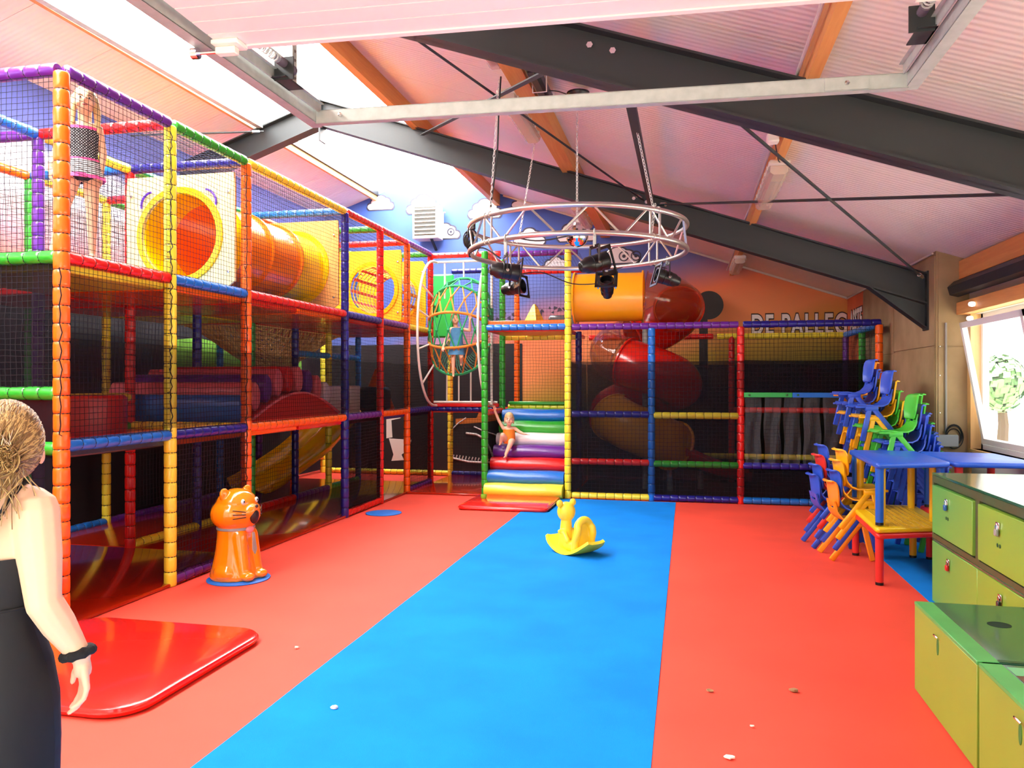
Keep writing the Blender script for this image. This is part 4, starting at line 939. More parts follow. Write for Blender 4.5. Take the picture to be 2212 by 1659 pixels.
chain(P3(5.50, ZU - .26), P3(5.55, ZU + .05), 'short loose chain end dangling inside the right of the truss ring')
chain((-1.03, 7.51, 3.17), (-1.03, 7.51, 4.24), 'long steel chain carrying the mirror ball')
mbm = MB().sphere((0, 0, 0), .108, 28, 18)
mb_ = thing('mirror_ball', 'small mirror ball hanging in the centre of the truss ring', 'mirror ball', (-1.03, 7.51, 3.05))
mbm.build('mirror_tiles', mat('mirror_tile', 'e8e8ea', rough=.06, metal=1.), mb_, smooth=False); MB().lathe([(0, .1), (.035, .1), (.03, .125), (0, .125)], 16).build('cap', M_CHROME, mb_)

def par_can(loc, d, up_z, lb):
    o = thing('stage_light', lb, 'spotlight', loc, group='stage lights on the truss ring')
    d = Vector(d).normalized(); R = d.to_track_quat('Z', 'Y').to_matrix().to_4x4()
    body = MB().lathe([(0, -.135), (.038, -.135), (.048, -.125), (.052, -.10), (.068, -.075), (.07, -.03), (.074, -.028), (.074, -.018), (.07, -.016), (.071, .03), (.075, .032), (.075, .042), (.071, .044), (.078, .1), (.078, .115), (.066, .115), (.055, .05), (0, .03)], 24, R).build('can_body', M_BLACK, o)
    v = MB()
    for k in range(4): v.obox(R @ Vector((.024 * cos(pi / 4 + k * pi / 2), .024 * sin(pi / 4 + k * pi / 2), -.137)), (.018, .018, .006), R.to_3x3())
    v.build('rear_vents', mat('vent_grey', '2f3234', rough=.3), body, smooth=False)
    f = MB()
    for s in (-1, 1):
        f.box(s * .108 - .012, s * .108 + .012, -.12, .12, .112, .122, 0, R).box(-.12, .12, s * .108 - .012, s * .108 + .012, .112, .122, 0, R)
    for k in range(4):
        q = R @ Matrix.Rotation(k * pi / 2, 4, 'Z'); f.add([q @ Vector(p) for p in ((.05, .115, .113), (.115, .05, .113), (.115, .115, .113))], [(0, 1, 2)])
    f.build('colour_frame', M_BLACK, o, smooth=False)
    top = up_z - loc[2]
    sd = Vector((-d.y, d.x, 0)).normalized() if abs(d.z) < .95 else Vector((1, 0, 0))
    y = MB(); pts = [sd * .088, sd * .088 + Vector((0, 0, .14)), -sd * .088 + Vector((0, 0, .14)), -sd * .088]
    for a, b in zip(pts, pts[1:]): y.beam(a, b, .03 if abs((b - a).z) > .01 else .03, .006, d)
    y.build('yoke', M_BLACK, o, smooth=False)
    kn = MB()
    for s in (-1, 1): kn.tube([sd * (s * .086), sd * (s * .102)], .014, 8)
    kn.build('tilt_knob', M_CHROME, o)
    c = MB().box(-.013, .013, -.013, .013, .14, top + .0, .002); c.tube([(0, .03 * cos(a / 10 * 2 * pi), top + .0 + .03 * sin(a / 10 * 2 * pi)) for a in range(11)], .008, 6)
    c.build('hook_clamp', M_GALV, o)
    return o
for a, z, d, lb in ((4.21, 2.60, (.92, .4, -.12), 'black spotlight with square filter frame at the near left of the truss ring'), (2.42, 2.65, (.9, -.25, .12), 'small looking black spotlight hanging from the far left of the truss ring'), (4.99, 2.63, (.8, .5, .28), 'black spotlight in front of the ring centre, tail towards the camera'),
                    (1.39, 2.67, (.02, -.62, .55), 'black spotlight on the far side of the ring with its opening facing us'), (.63, 2.70, (-.86, -.3, .26), 'black spotlight at the right of the ring pointing left')):
    p = P3(a, z); par_can(p, d, ZL, lb)
def cable(name, pts, r, lb, cat='cable'):
    P = [Vector(p) for p in pts]; out = []
    for i in range(len(P) - 1):
        a, b, c, d = P[max(i - 1, 0)], P[i], P[i + 1], P[min(i + 2, len(P) - 1)]
        for k in range(6):
            t = k / 6; out.append(.5 * ((2 * b) + (c - a) * t + (2 * a - 5 * b + 4 * c - d) * t * t + (3 * b - a - 3 * c + d) * t ** 3))
    out.append(P[-1]); return MB().tube(out, r, 6).build(name, M_CABLE, label=lb, cat=cat)
cable('cable', [P3(4.21, ZL + .03), P3(4.5, ZL - .05), P3(4.75, ZL - .03), P3(4.99, ZL + .03)], .006, 'black cable drooping along the near side of the truss ring')
cable('cable', [P3(2.42, 2.78), P3(2.1, 2.84), P3(1.75, 2.72), P3(1.39, 2.72)], .006, 'black cable sagging to the spotlight that faces us')
cable('cable', [P3(.63, 2.8), P3(.8, ZL - .04), P3(1.0, ZL + .02), P3(1.39, 2.84)], .006, 'black cable from the right spotlight along the ring')
cable('cable', [P3(4.02, ZU + .06), (-1.6, 6.6, 3.6), (-1.56, 6.5, 3.95), (-1.53, 6.45, 4.22)], .008, 'black cable twisted round the near left chain')
cable('cable', [P3(3.35, ZU), P3(3.3, ZU - .25), P3(3.5, ZL - .02), P3(3.9, ZL - .04), P3(4.15, 2.72)], .007, 'black cable hanging off the left end of the truss ring')
bd = MB(); rd = random.Random(4)
for k in range(9):
    c = Vector(P3(3.42, 3.0)) + Vector((rd.uniform(-.03, .03), rd.uniform(-.03, .03), rd.uniform(-.02, .02))); rr_ = rd.uniform(.05, .1); t = rd.uniform(0, 3)
    bd.tube([c + Vector((rr_ * .5 * cos(q) * cos(t), rr_ * .5 * cos(q) * sin(t), rr_ * sin(q))) for q in [2 * pi * m_ / 14 for m_ in range(14)]], .006, 5, False, True)
bd.build('cable_coil', M_CABLE, label='tangled bundle of coiled black cable on the left end of the ring', cat='cable')
o = MB().box(-.03, .03, -.03, .03, 0, .07, .008).build('plug_box', M_BLACK, label='small black plug box on top of the left end of the ring', cat='plug'); o.location = P3(3.2, ZU + .02)

# ---------------------------------------------------------------- lamps and devices under the roof
M_CLEARPC = D.materials.new('clear_lamp_cover'); M_CLEARPC.use_nodes = True; glassy(M_CLEARPC, H('e6d4bc'), .45, .25)
M_LAMPGREY = mat('lamp_housing', 'd6d0c0', rough=.5)
def tube_lamp(x, y0, y1, z, lb, film=False):
    L = y1 - y0; o = thing('tube_lamp', lb, 'lamp', (x, (y0 + y1) / 2, z), group='tube lamps on the beams'); h = L / 2
    MB().box(-.085, .085, -h, h, .0, .05, .015).build('housing', M_LAMPGREY, o)
    c = MB(); pf = [(-.078, 0), (-.07, -.045), (-.045, -.065), (.045, -.065), (.07, -.045), (.078, 0)]
    c.sheet([[(px, y, pz * e) for px, pz in pf] for y, e in ((-h + .01, .05), (-h + .04, 1), (h - .04, 1), (h - .01, .05))], .002)
    cov = c.build('cover', M_CLEARPC, o)
    t = MB(); 
    for s in (-1, 1): t.tube([(s * .035, -h + .06, -.02), (s * .035, h - .06, -.02)], .013, 10)
    t.build('fluorescent_tube', mat('tube_white', 'f4f0e4', rough=.3), o)
    k = MB(); n = int(L / .2)
    for i in range(n):
        for s in (-1, 1): k.box(s * .088 - .006, s * .088 + .006, -h + .1 + i * .2, -h + .14 + i * .2, -.012, .02)
    k.build('clips', mat('lamp_clip', 'c8c4b8', rough=.3), o, kind='stuff')
    return o
tube_lamp(-1.56, 6.75, 8.05, 4.19, 'tube lamp with a milky cover beside the wide timber beam'); tube_lamp(.74, 6.75, 8.2, 3.42, 'tube lamp with yellowed cover under the narrow timber beam'); tube_lamp(.74, 11.7, 13.0, 3.42, 'small looking tube lamp at the far end over the orange mural'); tube_lamp(-1.56, 11.2, 12.7, 4.19, 'tube lamp half hidden behind the far truss ring edge')
em = thing('emergency_lamp', 'small white box lamp high on the wide timber beam', 'lamp', (-1.56, 6.3, 4.3))
MB().box(-.07, .07, -.14, .14, 0, .06, .012).build('housing', mat('white_plastic', 'f0ece2', rough=.4), em); MB().box(-.055, .055, -.125, .125, -.035, 0, .02).build('cover', M_CLEARPC, em)
sb = thing('speaker_bar', 'long black bar speaker on white wire brackets beside the timber beam', 'speaker', (-1.23, 6.7, 4.2))
MB().box(-.05, .05, -.5, .5, -.06, .06, .025).build('body', M_BLACK, sb)
for y in (-.1, .28): MB().tube([(-.06, y, .08), (-.06, y + .02, -.075), (.06, y + .02, -.075), (.06, y, .08)], .006, 6).build('bracket', M_WHITEPIPE, sb)
hr = thing('horn_speaker', 'black dome speaker on the ceiling right of the timber beam', 'speaker', (-.93, 6.85, 4.05))
MB().lathe([(0, -.0), (.045, 0), (.05, .02), (.06, .06), (.095, .11), (.1, .12), (.1, .13), (0, .13)], 24).build('dome', M_BLACK, hr)
cable('cable', [(-.98, 6.85, 4.15), (-1.1, 6.84, 4.2), (-1.18, 6.8, 4.2)], .005, 'short black wire from the bar speaker to the dome speaker')
o = MB().tube([(.665, YF, 3.55), (.665, YB - .1, 3.55)], .012, 8)
o = o.build('conduit', mat('grey_conduit', 'c9c3bb', rough=.5), label='thin grey conduit clipped along the narrow timber beam', cat='pipe')
o = MB().box(-.045, .045, -.05, .05, -.03, .04, .01).build('junction_box', mat('white_plastic', 'f0ece2'), label='small white junction box near the yellowed tube lamp', cat='box'); o.location = (.64, 6.3, 3.5)
cable('cable', [(.66, 6.33, 3.48), (.7, 6.5, 3.4), (.74, 6.74, 3.44)], .005, 'short wire hanging from the junction box to the tube lamp')
# heater
he = thing('air_heater', 'white louvred air heater box on the blue gable mural', 'heater', (-4.62, 13.55, 4.25))
M_HEAT = mat('heater_white', 'ecebe4', rough=.4)
MB().box(-.24, .24, -.02, .3, 0, .62, .012).build('housing', M_HEAT, he)
MB().box(-.2, .2, -.022, -.018, .05, .57).build('opening', mat('heater_dark', '3a3c38', rough=.6), he, smooth=False)
for k in range(7): MB().box(-.205, .205, -.045, -.02, 0, .018, 0, Matrix.Translation((0, 0, .065 + k * .073)) @ Matrix.Rotation(radians(-20), 4, 'X')).build('louvre', M_HEAT, he, smooth=False)
MB().tube([(.26, .28, .5), (.3, .22, .5), (.3, .1, .48), (.3, .1, .1), (.26, .06, .08)], .018, 8).build('pipe', M_HEAT, he); MB().beam((.1, .05, 0), (.1, .33, -.16), .04, .03).build('bracket', M_STEEL, he, smooth=False)
# flat print on the mural: clouds
M_CL = mat('print_cloud', 'e9e6ea', rough=.65); M_OUT = mat('print_outline', '3b3a4c', rough=.65)
def cloud(cx, cz, w, h, eye=None):
    def outline(g):
        pts = []
        lobes = [(-.36, .0, .16), (-.2, .22, .17), (.0, .34, .2), (.2, .24, .17), (.36, .02, .16)]
        n = 60
        for k in range(n):
            a = pi * 1.0 - pi * k / (n - 1); d = Vector((cos(a), sin(a))); best = 0
            for lx, lz, lr in lobes:
                c = Vector((lx, lz * 1.0)); b = d.dot(c); q = b * b - c.dot(c) + lr * lr
                if q > 0: best = max(best, b + sqrt(q))
            pts.append((d.x * best, d.y * best))
        pts = pts + [(.5, -.06), (.44, -.14), (-.44, -.14), (-.5, -.06)]
        return [(cx + x * w + (g if x > 0 else -g), cz + z * h * 1.1 + (g if z > .1 else -g)) for x, z in pts]
    c = MB().prism(outline(.022), YB - .006, YB - .001, Mxz).build('cloud_print', M_OUT, wall_back, smooth=False)
    MB().prism(outline(0), YB - .010, YB - .007, Mxz).build('cloud_fill', M_CL, c, smooth=False)
    if eye:
        e = MB()
        for dx, r in eye: e.tube([(cx + dx + r * cos(2 * pi * k / 20), YB - .012, cz + .06 + r * sin(2 * pi * k / 20)) for k in range(20)], .012, 4, False, True); e.lathe([(0, 0), (r * .4, 0), (0, .003)], 10, Matrix.Translation((cx + dx, YB - .011, cz + .06)) @ Matrix.Rotation(pi / 2, 4, 'X'))
        e.build('cloud_eyes', M_OUT, c, smooth=False)
cloud(-5.62, 4.95, .5, .34); cloud(-4.78, 4.86, .62, .45); cloud(-4.36, 4.36, .55, .36, [(.12, .06)]); cloud(-3.6, 4.72, .6, .45); cloud(-2.77, 4.85, .62, .36); cloud(-2.77, 4.18, .55, .4); cloud(-1.92, 4.24, .66, .5); cloud(-2.29, 3.68, .5, .34); cloud(-1.18, 3.8, .7, .36, [(.1, .08), (.31, .08)])
# lettering over the back right corner
def text(s, size, loc, rot, ext, m, off, name, par):
    c = D.curves.new(name, 'FONT'); c.body = s; c.size = size; c.extrude = ext; c.offset = off; c.materials.append(m); c.space_character = 1.18
    o = link(name, c, par, loc, rot); return o
M_LET = mat('print_letters', 'fffaf2', rough=.65); M_LETO = mat('print_letter_edge', '2b1f1a', rough=.65)
for s, loc, rot, sx in (('DE PALLEG', (1.06, YB - .006, 2.46), (pi / 2, 0, 0), .86), ('ASSTE', (XR - .016, 13.62, 2.46), (pi / 2, 0, -pi / 2), .9)):
    par = wall_back if s[0] == 'D' else D.objects['wall_right']
    e = text(s, .47, loc, rot, .002, M_LETO, .034, 'lettering', par); e.scale = (sx * .67, 1, 1)
    f_ = text(s, .47, (loc[0] - (.006 if s[0] != 'D' else 0), loc[1] - (.006 if s[0] == 'D' else 0), loc[2]), rot, .002, M_LET, .014, 'lettering_face', par); f_.scale = (sx * .67, 1, 1)
# pilaster fittings
cdt = MB().tube([(2.69, 9.175, 1.08), (2.69, 9.175, 2.28)], .011, 8).build('conduit', mat('grey_conduit2', '8d8a84', rough=.5), label='grey conduit running up the column beside the window', cat='pipe')
o = MB().box(-.11, .11, -.06, 0, -.07, .06, .01).build('switch_box', mat('grey_box', '8d9190', rough=.5), label='grey electrical box on the column above the blue tables', cat='box'); o.location = (2.69, 9.18, 1.03)
cl = MB(); rd = random.Random(6)
for k in range(4):
    r = .085 + .008 * k; cl.tube([(2.76 + r * .8 * cos(2 * pi * i / 24), 9.165 - .006 * k, 1.06 + .03 * sin(k) + r * 1.1 * sin(2 * pi * i / 24)) for i in range(24)], .006, 5, False, True)
cl.build('cable_coil', M_CABLE, label='coil of black cable hanging on the column beside the grey box', cat='cable')
sc = MB()
for z in (2.03, 1.72, 1.32, .92): sc.lathe([(0, 0), (.008, 0), (.006, .005), (0, .006)], 8, Matrix.Translation((2.635, 9.19, z)) @ Matrix.Rotation(pi / 2, 4, 'X'))
sc.build('screw', M_CHROME, D.objects['wall_right'], kind='stuff')
# ---------------------------------------------------------------- child chairs in stacks
def chair_proto():
    ms = {}
    # seat shell: seat, neck and upper rest in one sweep (local: facing +x)
    prof = [(.185, .345), (.17, .362), (.10, .362), (.0, .35), (-.08, .352), (-.125, .372), (-.155, .41), (-.172, .46)]
    hw_ = [.12, .15, .165, .17, .165, .155, .135, .12]
    rows = []
    for (x, z), h in zip(prof, hw_):
        rows.append([(x + .0, h * q, z + .012 * abs(q) ** 3) for q in (-1, -.85, -.5, 0, .5, .85, 1)])
    s = MB().sheet(rows, .012)
    for q in (-1, 1):   # neck posts either side of the hand hole
        s.beam((-.168, q * .085, .45), (-.186, q * .085, .53), .07, .014, (1, 0, 0))
    ms['seat'] = s.mesh('seat', plastic('blue'), True, 45)
    br = []
    for i, (z, h) in enumerate(((.475, .10), (.49, .125), (.56, .15), (.64, .155), (.685, .15), (.705, .13), (.712, .115))):
        br.append([(-.182 - .05 * i / 6 + .035 * q * q - (.012 if i == 6 else 0), h * q, z) for q in (-1, -.75, -.4, 0, .4, .75, 1)])
    b = MB().sheet(br, -.014)
    b.sheet([[(-.232 + .035 * q * q + dx, .125 * q, .708) for q in (-1, -.5, 0, .5, 1)] for dx in (-.022, .004)], .01)
    ms['backrest'] = b.mesh('backrest', plastic('blue'), True, 45)
    for sd_, nm in ((-1, 'l'), (1, 'r')):
        y = sd_ * .168; f = MB()
        f.beam((.055, y, .335), (.13, y + sd_ * .012, .0), .03, .05, (1, 0, 0), .006); f.beam((.02, y, .335), (-.24, y + sd_ * .012, .0), .03, .05, (1, 0, 0), .006); f.box(-.03, .10, y - .016, y + .016, .305, .355, .008)
        f.box(.08, .19, y - .012, y + .012, .335, .358, .006)
        ms['side_frame_' + nm] = f.mesh('side_frame', plastic('blue'), True, 45)
    return ms
PROTO = chair_proto(); CH = {}
CCOL = dict(blue='2f56c8', yellow='fbb714', green='4cc83c', red='e03428', orange='f79a1c')
def chair_meshes(c):
    if c not in CH:
        CH[c] = {}
        for k, me in PROTO.items():
            m2 = me.copy(); m2.materials.clear(); m2.materials.append(mat('chair_' + c, CCOL[c], rough=.38)); CH[c][k] = m2
    return CH[c]
def chair(c, loc, rz, lb, group):
    o = thing('child_chair', lb, 'chair', loc, rz, group); ms = chair_meshes(c)
    for k in ('seat', 'backrest', 'side_frame_l', 'side_frame_r'): link(k[:10] if k.startswith('side') else k, ms[k], o)
    return o
ORD = ('lowest', 'second from the floor', 'third from the floor', 'fourth from the floor', 'fifth from the floor', 'sixth from the floor', 'seventh from the floor', 'eighth from the floor', 'ninth from the floor', 'tenth from the floor', 'eleventh from the floor', 'topmost')
def stack(x, y, rz, cols, where, group, dz=.098, dx=.028, z0=0.006):
    n = len(cols)
    for i, c in enumerate(cols):
        od = 'topmost' if i == n - 1 else ORD[i]
        chair(c, (x + cos(rz) * dx * i, y + sin(rz) * dx * i, z0 + dz * i), rz, f'{c} child chair, {od} in the {where}', group)
stack(1.51, 7.93, radians(8), ('orange', 'blue', 'yellow', 'yellow'), 'short stack nearest the table end', 'short chair stacks')
stack(1.43, 8.46, radians(8), ('blue', 'blue', 'red', 'blue'), 'short stack behind the yellow topped one', 'short chair stacks')
W = radians(180 + 6)
stack(2.24, 9.62, W, ('red', 'orange', 'blue', 'green', 'orange', 'blue', 'orange', 'blue', 'orange', 'green', 'blue', 'orange'), 'tall stack behind all the others', 'tall chair stacks', .104, .034)
stack(2.13, 9.2, W, ('red', 'blue', 'yellow', 'blue', 'green', 'yellow', 'blue', 'yellow', 'blue', 'yellow', 'blue', 'blue'), 'tallest blue topped stack', 'tall chair stacks', .106, .034)
stack(2.19, 8.82, W, ('blue', 'red', 'green', 'blue', 'blue', 'green', 'blue', 'yellow', 'green', 'yellow', 'blue'), 'second blue topped stack', 'tall chair stacks', .104, .034)
stack(2.42, 9.0, W, ('green', 'green', 'green', 'blue', 'blue', 'green', 'blue', 'green', 'green'), 'green topped stack against the column', 'tall chair stacks', .1, .03)
stack(2.31, 8.45, W, ('green', 'blue', 'blue', 'blue', 'blue', 'blue', 'blue', 'blue', 'green'), 'bright green topped stack nearest the window', 'tall chair stacks', .1, .04)

# ---------------------------------------------------------------- stacked child tables
def table_top(mb, poly, z0, z1, e=.014): slab(mb, poly, z0, z1, e); return mb
def rpoly(pts, r=.05, n=4):
    out = []; m_ = len(pts)
    for i in range(m_):
        a, b, c = Vector(pts[i - 1]), Vector(pts[i]), Vector(pts[(i + 1) % m_]); u = (a - b).normalized(); v = (c - b).normalized(); p, q = b + u * r, b + v * r
        for k in range(n + 1):
            t = k / n; out.append(tuple(p * (1 - t) ** 2 + b * 2 * t * (1 - t) + q * t * t))
    return out
QA = [(1.48, 6.78), (2.10, 7.02), (2.12, 8.12), (1.52, 8.12)]
def inset(q, d): 
    c = sum((Vector(p) for p in q), Vector((0, 0))) / 4; return [tuple(Vector(p) + (c - Vector(p)).normalized() * d) for p in q]
M_DIMPLE = plastic('table_yellow', 'f2c814')
def child_table(q, top_c, top_h, legs, zt, zb, lb, flip=False, foot=True, off=0):
    c = sum((Vector(p) for p in q), Vector((0, 0))) / 4; o = thing('child_table', lb, 'table', (c.x, c.y, 0), group='stacked child tables')
    Q = [(p[0] - c.x, p[1] - c.y) for p in q]; zs = (zt - .045, zt)
    if flip: zs = (zb, zb + .045)
    mb = MB(); table_top(mb, rpoly(Q, .06), zs[0], zs[1], .016); mb.build('tabletop', plastic('table_' + top_c, top_h), o, ang=50)
    if flip:   # ribbed underside facing up
        d = MB(); w0 = min(p[0] for p in Q) + .12; w1 = max(p[0] for p in Q) - .12; h0 = min(p[1] for p in Q) + .1; h1 = max(p[1] for p in Q) - .1; k = 0.052
        ny = int((h1 - h0) / k); nx = int((w1 - w0) / k)
        for i in range(nx + 1): d.box(w0 + i * k - .005, w0 + i * k + .005, h0, h1, zs[1] - .002, zs[1] + .008)
        for j in range(ny + 1): d.box(w0, w1, h0 + j * k - .005, h0 + j * k + .005, zs[1] - .002, zs[1] + .008)
        d.build('underside_ribs', mat('rib_yellow', 'd8b030', rough=.4), o, smooth=False)
    for (x, y), lc in zip(inset(Q, .11 + off), legs):
        a, b = (zs[1], zt) if flip else (zb, zs[0])
        L = MB().lathe([(.030, a + (.02 if not flip else 0)), (.032, a + .04), (.033, b - .03), (.036, b)], 10, Matrix.Translation((x, y, 0))).build('leg', plastic('leg_' + lc, dict(red='d8322c', yellow='f0bc18', blue='1a62cc', navy='2a3a86')[lc]), o, label=f'{lc} leg')
        if not flip and foot: MB().lathe([(0, a), (.032, a), (.032, a + .022), (0, a + .022)], 12, Matrix.Translation((x, y, 0))).build('foot', M_BLACK, L)
    return o
child_table(QA, 'red', 'd92a24', ('red', 'red', 'yellow', 'red'), .43, .002, 'red child table at the bottom of the table pile')
child_table(QA, 'yellow', 'f6c914', ('yellow', 'yellow', 'yellow', 'yellow'), .945, .432, 'upside down yellow child table in the middle of the table pile', True, off=.07)
child_table(QA, 'blue', '2b5fd0', ('blue', 'blue', 'navy', 'blue'), .995, .487, 'blue child table on top of the table pile, nearest the room')
QB = [(2.125, 7.03), (2.78, 7.03), (2.75, 8.0), (2.14, 8.1)]
child_table(QB, 'red', 'd92a24', ('red', 'red', 'red', 'red'), .485, .002, 'red child table hidden under the second blue table', off=.02)
child_table(QB, 'blue', '2b5fd0', ('red', 'blue', 'red', 'blue'), .995, .487, 'second blue child table beside the window')

# ---------------------------------------------------------------- green lockers
def grad(name, a, b, axis=2, lo=0, hi=1):
    m = D.materials.new(name); m.use_nodes = True; nt = m.node_tree; bs = nt.nodes['Principled BSDF']; bs.inputs['Roughness'].default_value = .35
    tc = nt.nodes.new('ShaderNodeTexCoord'); sp = nt.nodes.new('ShaderNodeSeparateXYZ'); nt.links.new(tc.outputs['Object'], sp.inputs[0]); mp = nt.nodes.new('ShaderNodeMapRange'); mp.inputs[1].default_value = lo; mp.inputs[2].default_value = hi
    nt.links.new(sp.outputs[axis], mp.inputs[0]); r = nt.nodes.new('ShaderNodeMix'); r.data_type = 'RGBA'; r.inputs[6].default_value = (*H(a), 1); r.inputs[7].default_value = (*H(b), 1)
    nt.links.new(mp.outputs[0], r.inputs[0]); nt.links.new(r.outputs[2], bs.inputs['Base Color']); return m
M_LOCK = mat('locker_green', '86b23c', rough=.35, var=.12, vscale=2); M_LOCKD = mat('locker_dark_green', '2f5a34', rough=.35, var=.2, vscale=3); M_LOCKF = grad('locker_door_paint', '8dbb3e', '4fae58', 1, -1.2, .1); M_LOCKT = mat('locker_top', '2f6a4a', rough=.16, coat=.4, var=.15, vscale=3)
M_MINT = mat('mint_tile', '74c488', rough=.35); M_BROWN = mat('brown_tile', '6a4438', rough=.4); M_HOLE = mat('dark_hole', '2c5a30', rough=.8)
def padlock(par, p, c, nm='padlock'):
    o = MB().box(-.009, .009, -.018, .018, -.04, 0, .004, Matrix.Translation(p)).build(nm, plastic('lock_' + c, dict(blue='2a6ab8', red='d02a2a', black='26262a', grey='9a9c98')[c]), par, label=f'{c} padlock')
    MB().tube([(p[0], p[1] - .011, p[2]), (p[0], p[1] - .011, p[2] + .02), (p[0], p[1], p[2] + .03), (p[0], p[1] + .011, p[2] + .02), (p[0], p[1] + .011, p[2])], .003, 6).build('shackle', M_CHROME, o)
def locker(name, lb, x0, y1, z0, z1, n, dw, depth, frame, doors_m, locks, top_m=None, rot=0):
    o = thing(name, lb, 'locker', (x0, y1, z0), rot); L = n * dw; h = z1 - z0
    MB().box(.02, depth, -L, 0, .0, h - .018, .002).build('carcass', M_LOCKD, o)
    MB().box(.0, depth, -L - .004, .004, h - .018, h, .003).build('top_board', top_m or M_LOCKT, o)
    if frame:
        f = MB()
        f.box(.0, .02, -L, 0, h - .07, h - .018).box(.0, .02, -L, 0, 0, .035)
        for i in range(n + 1): f.box(.0, .02, -min(L, i * dw + .035), -max(0, i * dw - .035), .035, h - .07)
        f.build('front_frame', mat('locker_frame', '3c6238', rough=.4, var=.3, vscale=2.5, var2='545430'), o)
    for i in range(n):
        g = .05 if frame else .003; za, zb = (.05, h - .085) if frame else (.004, h - .02)
        d = MB().box(-.014 if frame else -.002, .02, -(i + 1) * dw + g, -i * dw - g, za, zb, .003).build('door', M_LOCKF, o)
        xx = -.015 if frame else -.003
        if frame:
            for s in (-.018, .018): MB().lathe([(0, 0), (.012, 0), (.012, .002), (0, .002)], 14, Matrix.Translation((xx, -(i + .42) * dw + s, h * .42)) @ Matrix.Rotation(-pi / 2, 4, 'Y')).build('finger_hole', M_HOLE, d)
        MB().box(xx - .008, xx, -(i + .42) * dw - .02, -(i + .42) * dw + .03, zb - .1, zb - .06, .002).build('hasp', M_CHROME, d)
        if i < len(locks) and locks[i]: padlock(d, (xx - .014, -(i + .42) * dw, zb - .1), locks[i])
    return o
lw = .43
lk1 = locker('locker', 'low green locker row under the framed one, red padlock on its first door', 1.80, 6.46, .003, .478, 3, .94, 1.0, False, None, ('red', 'black', None), None)
lk2 = locker('locker', 'upper green locker row with dark green frame, blue padlock on its first door', 1.80, 6.46, .48, .966, 3, .94, 1.0, True, None, ('blue', 'grey', 'grey'))
bn = thing('locker', 'near low green locker bench with a dark oval hole in its lid', 'locker', (1.19, 4.575, .003))
M_OLIVE = mat('locker_olive', '8cab3a', rough=.4, var=.08, vscale=2)
def oval(mb, M, a, b, n=20, t=.003): return mb.prism([(a * cos(2 * pi * k / n), b * sin(2 * pi * k / n)) for k in range(n)], 0, t, M)
for i, (y0, y1) in enumerate(((-.93, 0), (-1.9, -.95))):
    MB().box(.02, .61, y0, y1, 0, .44, .002).build('carcass', M_LOCKD, bn)
    d = MB().box(-.002, .02, y0 + .004, y1 - .002, .004, .452, .002).build('front_panel', M_OLIVE, bn)
    oval(MB(), Matrix.Translation((-.0045, y0 + .33 + .2, .355)) @ Matrix.Rotation(pi / 2, 4, 'Y'), .04, .014).build('finger_hole', mat('hole_green', '3e7a34', rough=.7), d, smooth=False)
    MB().tube([(-.012, y0 + .50, .405), (-.016, y0 + .53, .41), (-.012, y0 + .56, .405)], .005, 6).build('hasp', M_CHROME, d)
    lid = MB().box(.015, .61, y0 + .002, y1 - .002, .452, .470, .003).build('lid', M_LOCKT, bn)
    MB().box(-.004, .085, y0 + .002, y1 - .002, .4522, .4712, .003).build('lid_edge', mat('lid_edge_green', '58b45c', rough=.4, var=.2, vscale=4), lid)
    if i == 0: oval(MB(), Matrix.Translation((.28, -.36, .4702)), .052, .05, t=.001).build('hand_hole', mat('deep_hole', '12301c', rough=.9), lid, smooth=False); MB().box(.085, .61, y0 + .002, y0 + .03, .4702, .4722).build('rear_strip', M_LOCKD, lid, smooth=False)
    else:
        for k in range(7):
            for j in range(6):
                MB().box(.09 + j * .086, .172 + j * .086, y1 - .03 - (k + 1) * .1, y1 - .034 - k * .1, .4702, .4716).build('tile', (M_BROWN if (k == 1 and j in (0, 1, 2)) else M_MINT if j == 0 or (j + k) % 3 == 0 else mat('grey_green_tile', '8fb8a4', rough=.35)), lid, smooth=False)
# ---------------------------------------------------------------- toys on the floor
M_CAT = mat('cat_orange', 'ff8c0c', rough=.12, coat=.8)
_bake = []
def cap(mb, p, q, r0, r1, n=12):
    p, q = Vector(p), Vector(q); t = q - p
    if t.length < 1e-6: return mb.sphere(p, r0, n, 8)
    pts, rr = [], []; d = t.normalized()
    for a in (-88, -60, -30, 0): pts.append(p + d * (r0 * sin(radians(a)))); rr.append(r0 * cos(radians(a)))
    for a in (0, 30, 60, 88): pts.append(q + d * (r1 * sin(radians(a)))); rr.append(r1 * cos(radians(a)))
    return mb.tube(pts, rr, n)
def chainc(mb, pts, n=12):
    for (p, r), (q, s) in zip(pts, pts[1:]): cap(mb, p, q, r, s, n)
    return mb
def blob(name, mb, m, parent, voxel, smooth=6, label=None, fac=.5):
    o = mb.build(name, m, parent, False, label=label)
    r = o.modifiers.new('r', 'REMESH'); r.mode = 'VOXEL'; r.voxel_size = voxel; r.use_smooth_shade = True
    s = o.modifiers.new('s', 'SMOOTH'); s.iterations = smooth; s.factor = fac
    _bake.append(o); return o
def bake_all():
    bpy.context.view_layer.update(); dg = bpy.context.evaluated_depsgraph_get()
    res = [(o, D.meshes.new_from_object(o.evaluated_get(dg))) for o in _bake]
    for o, me in res: o.modifiers.clear(); o.data = me; me.shade_smooth()
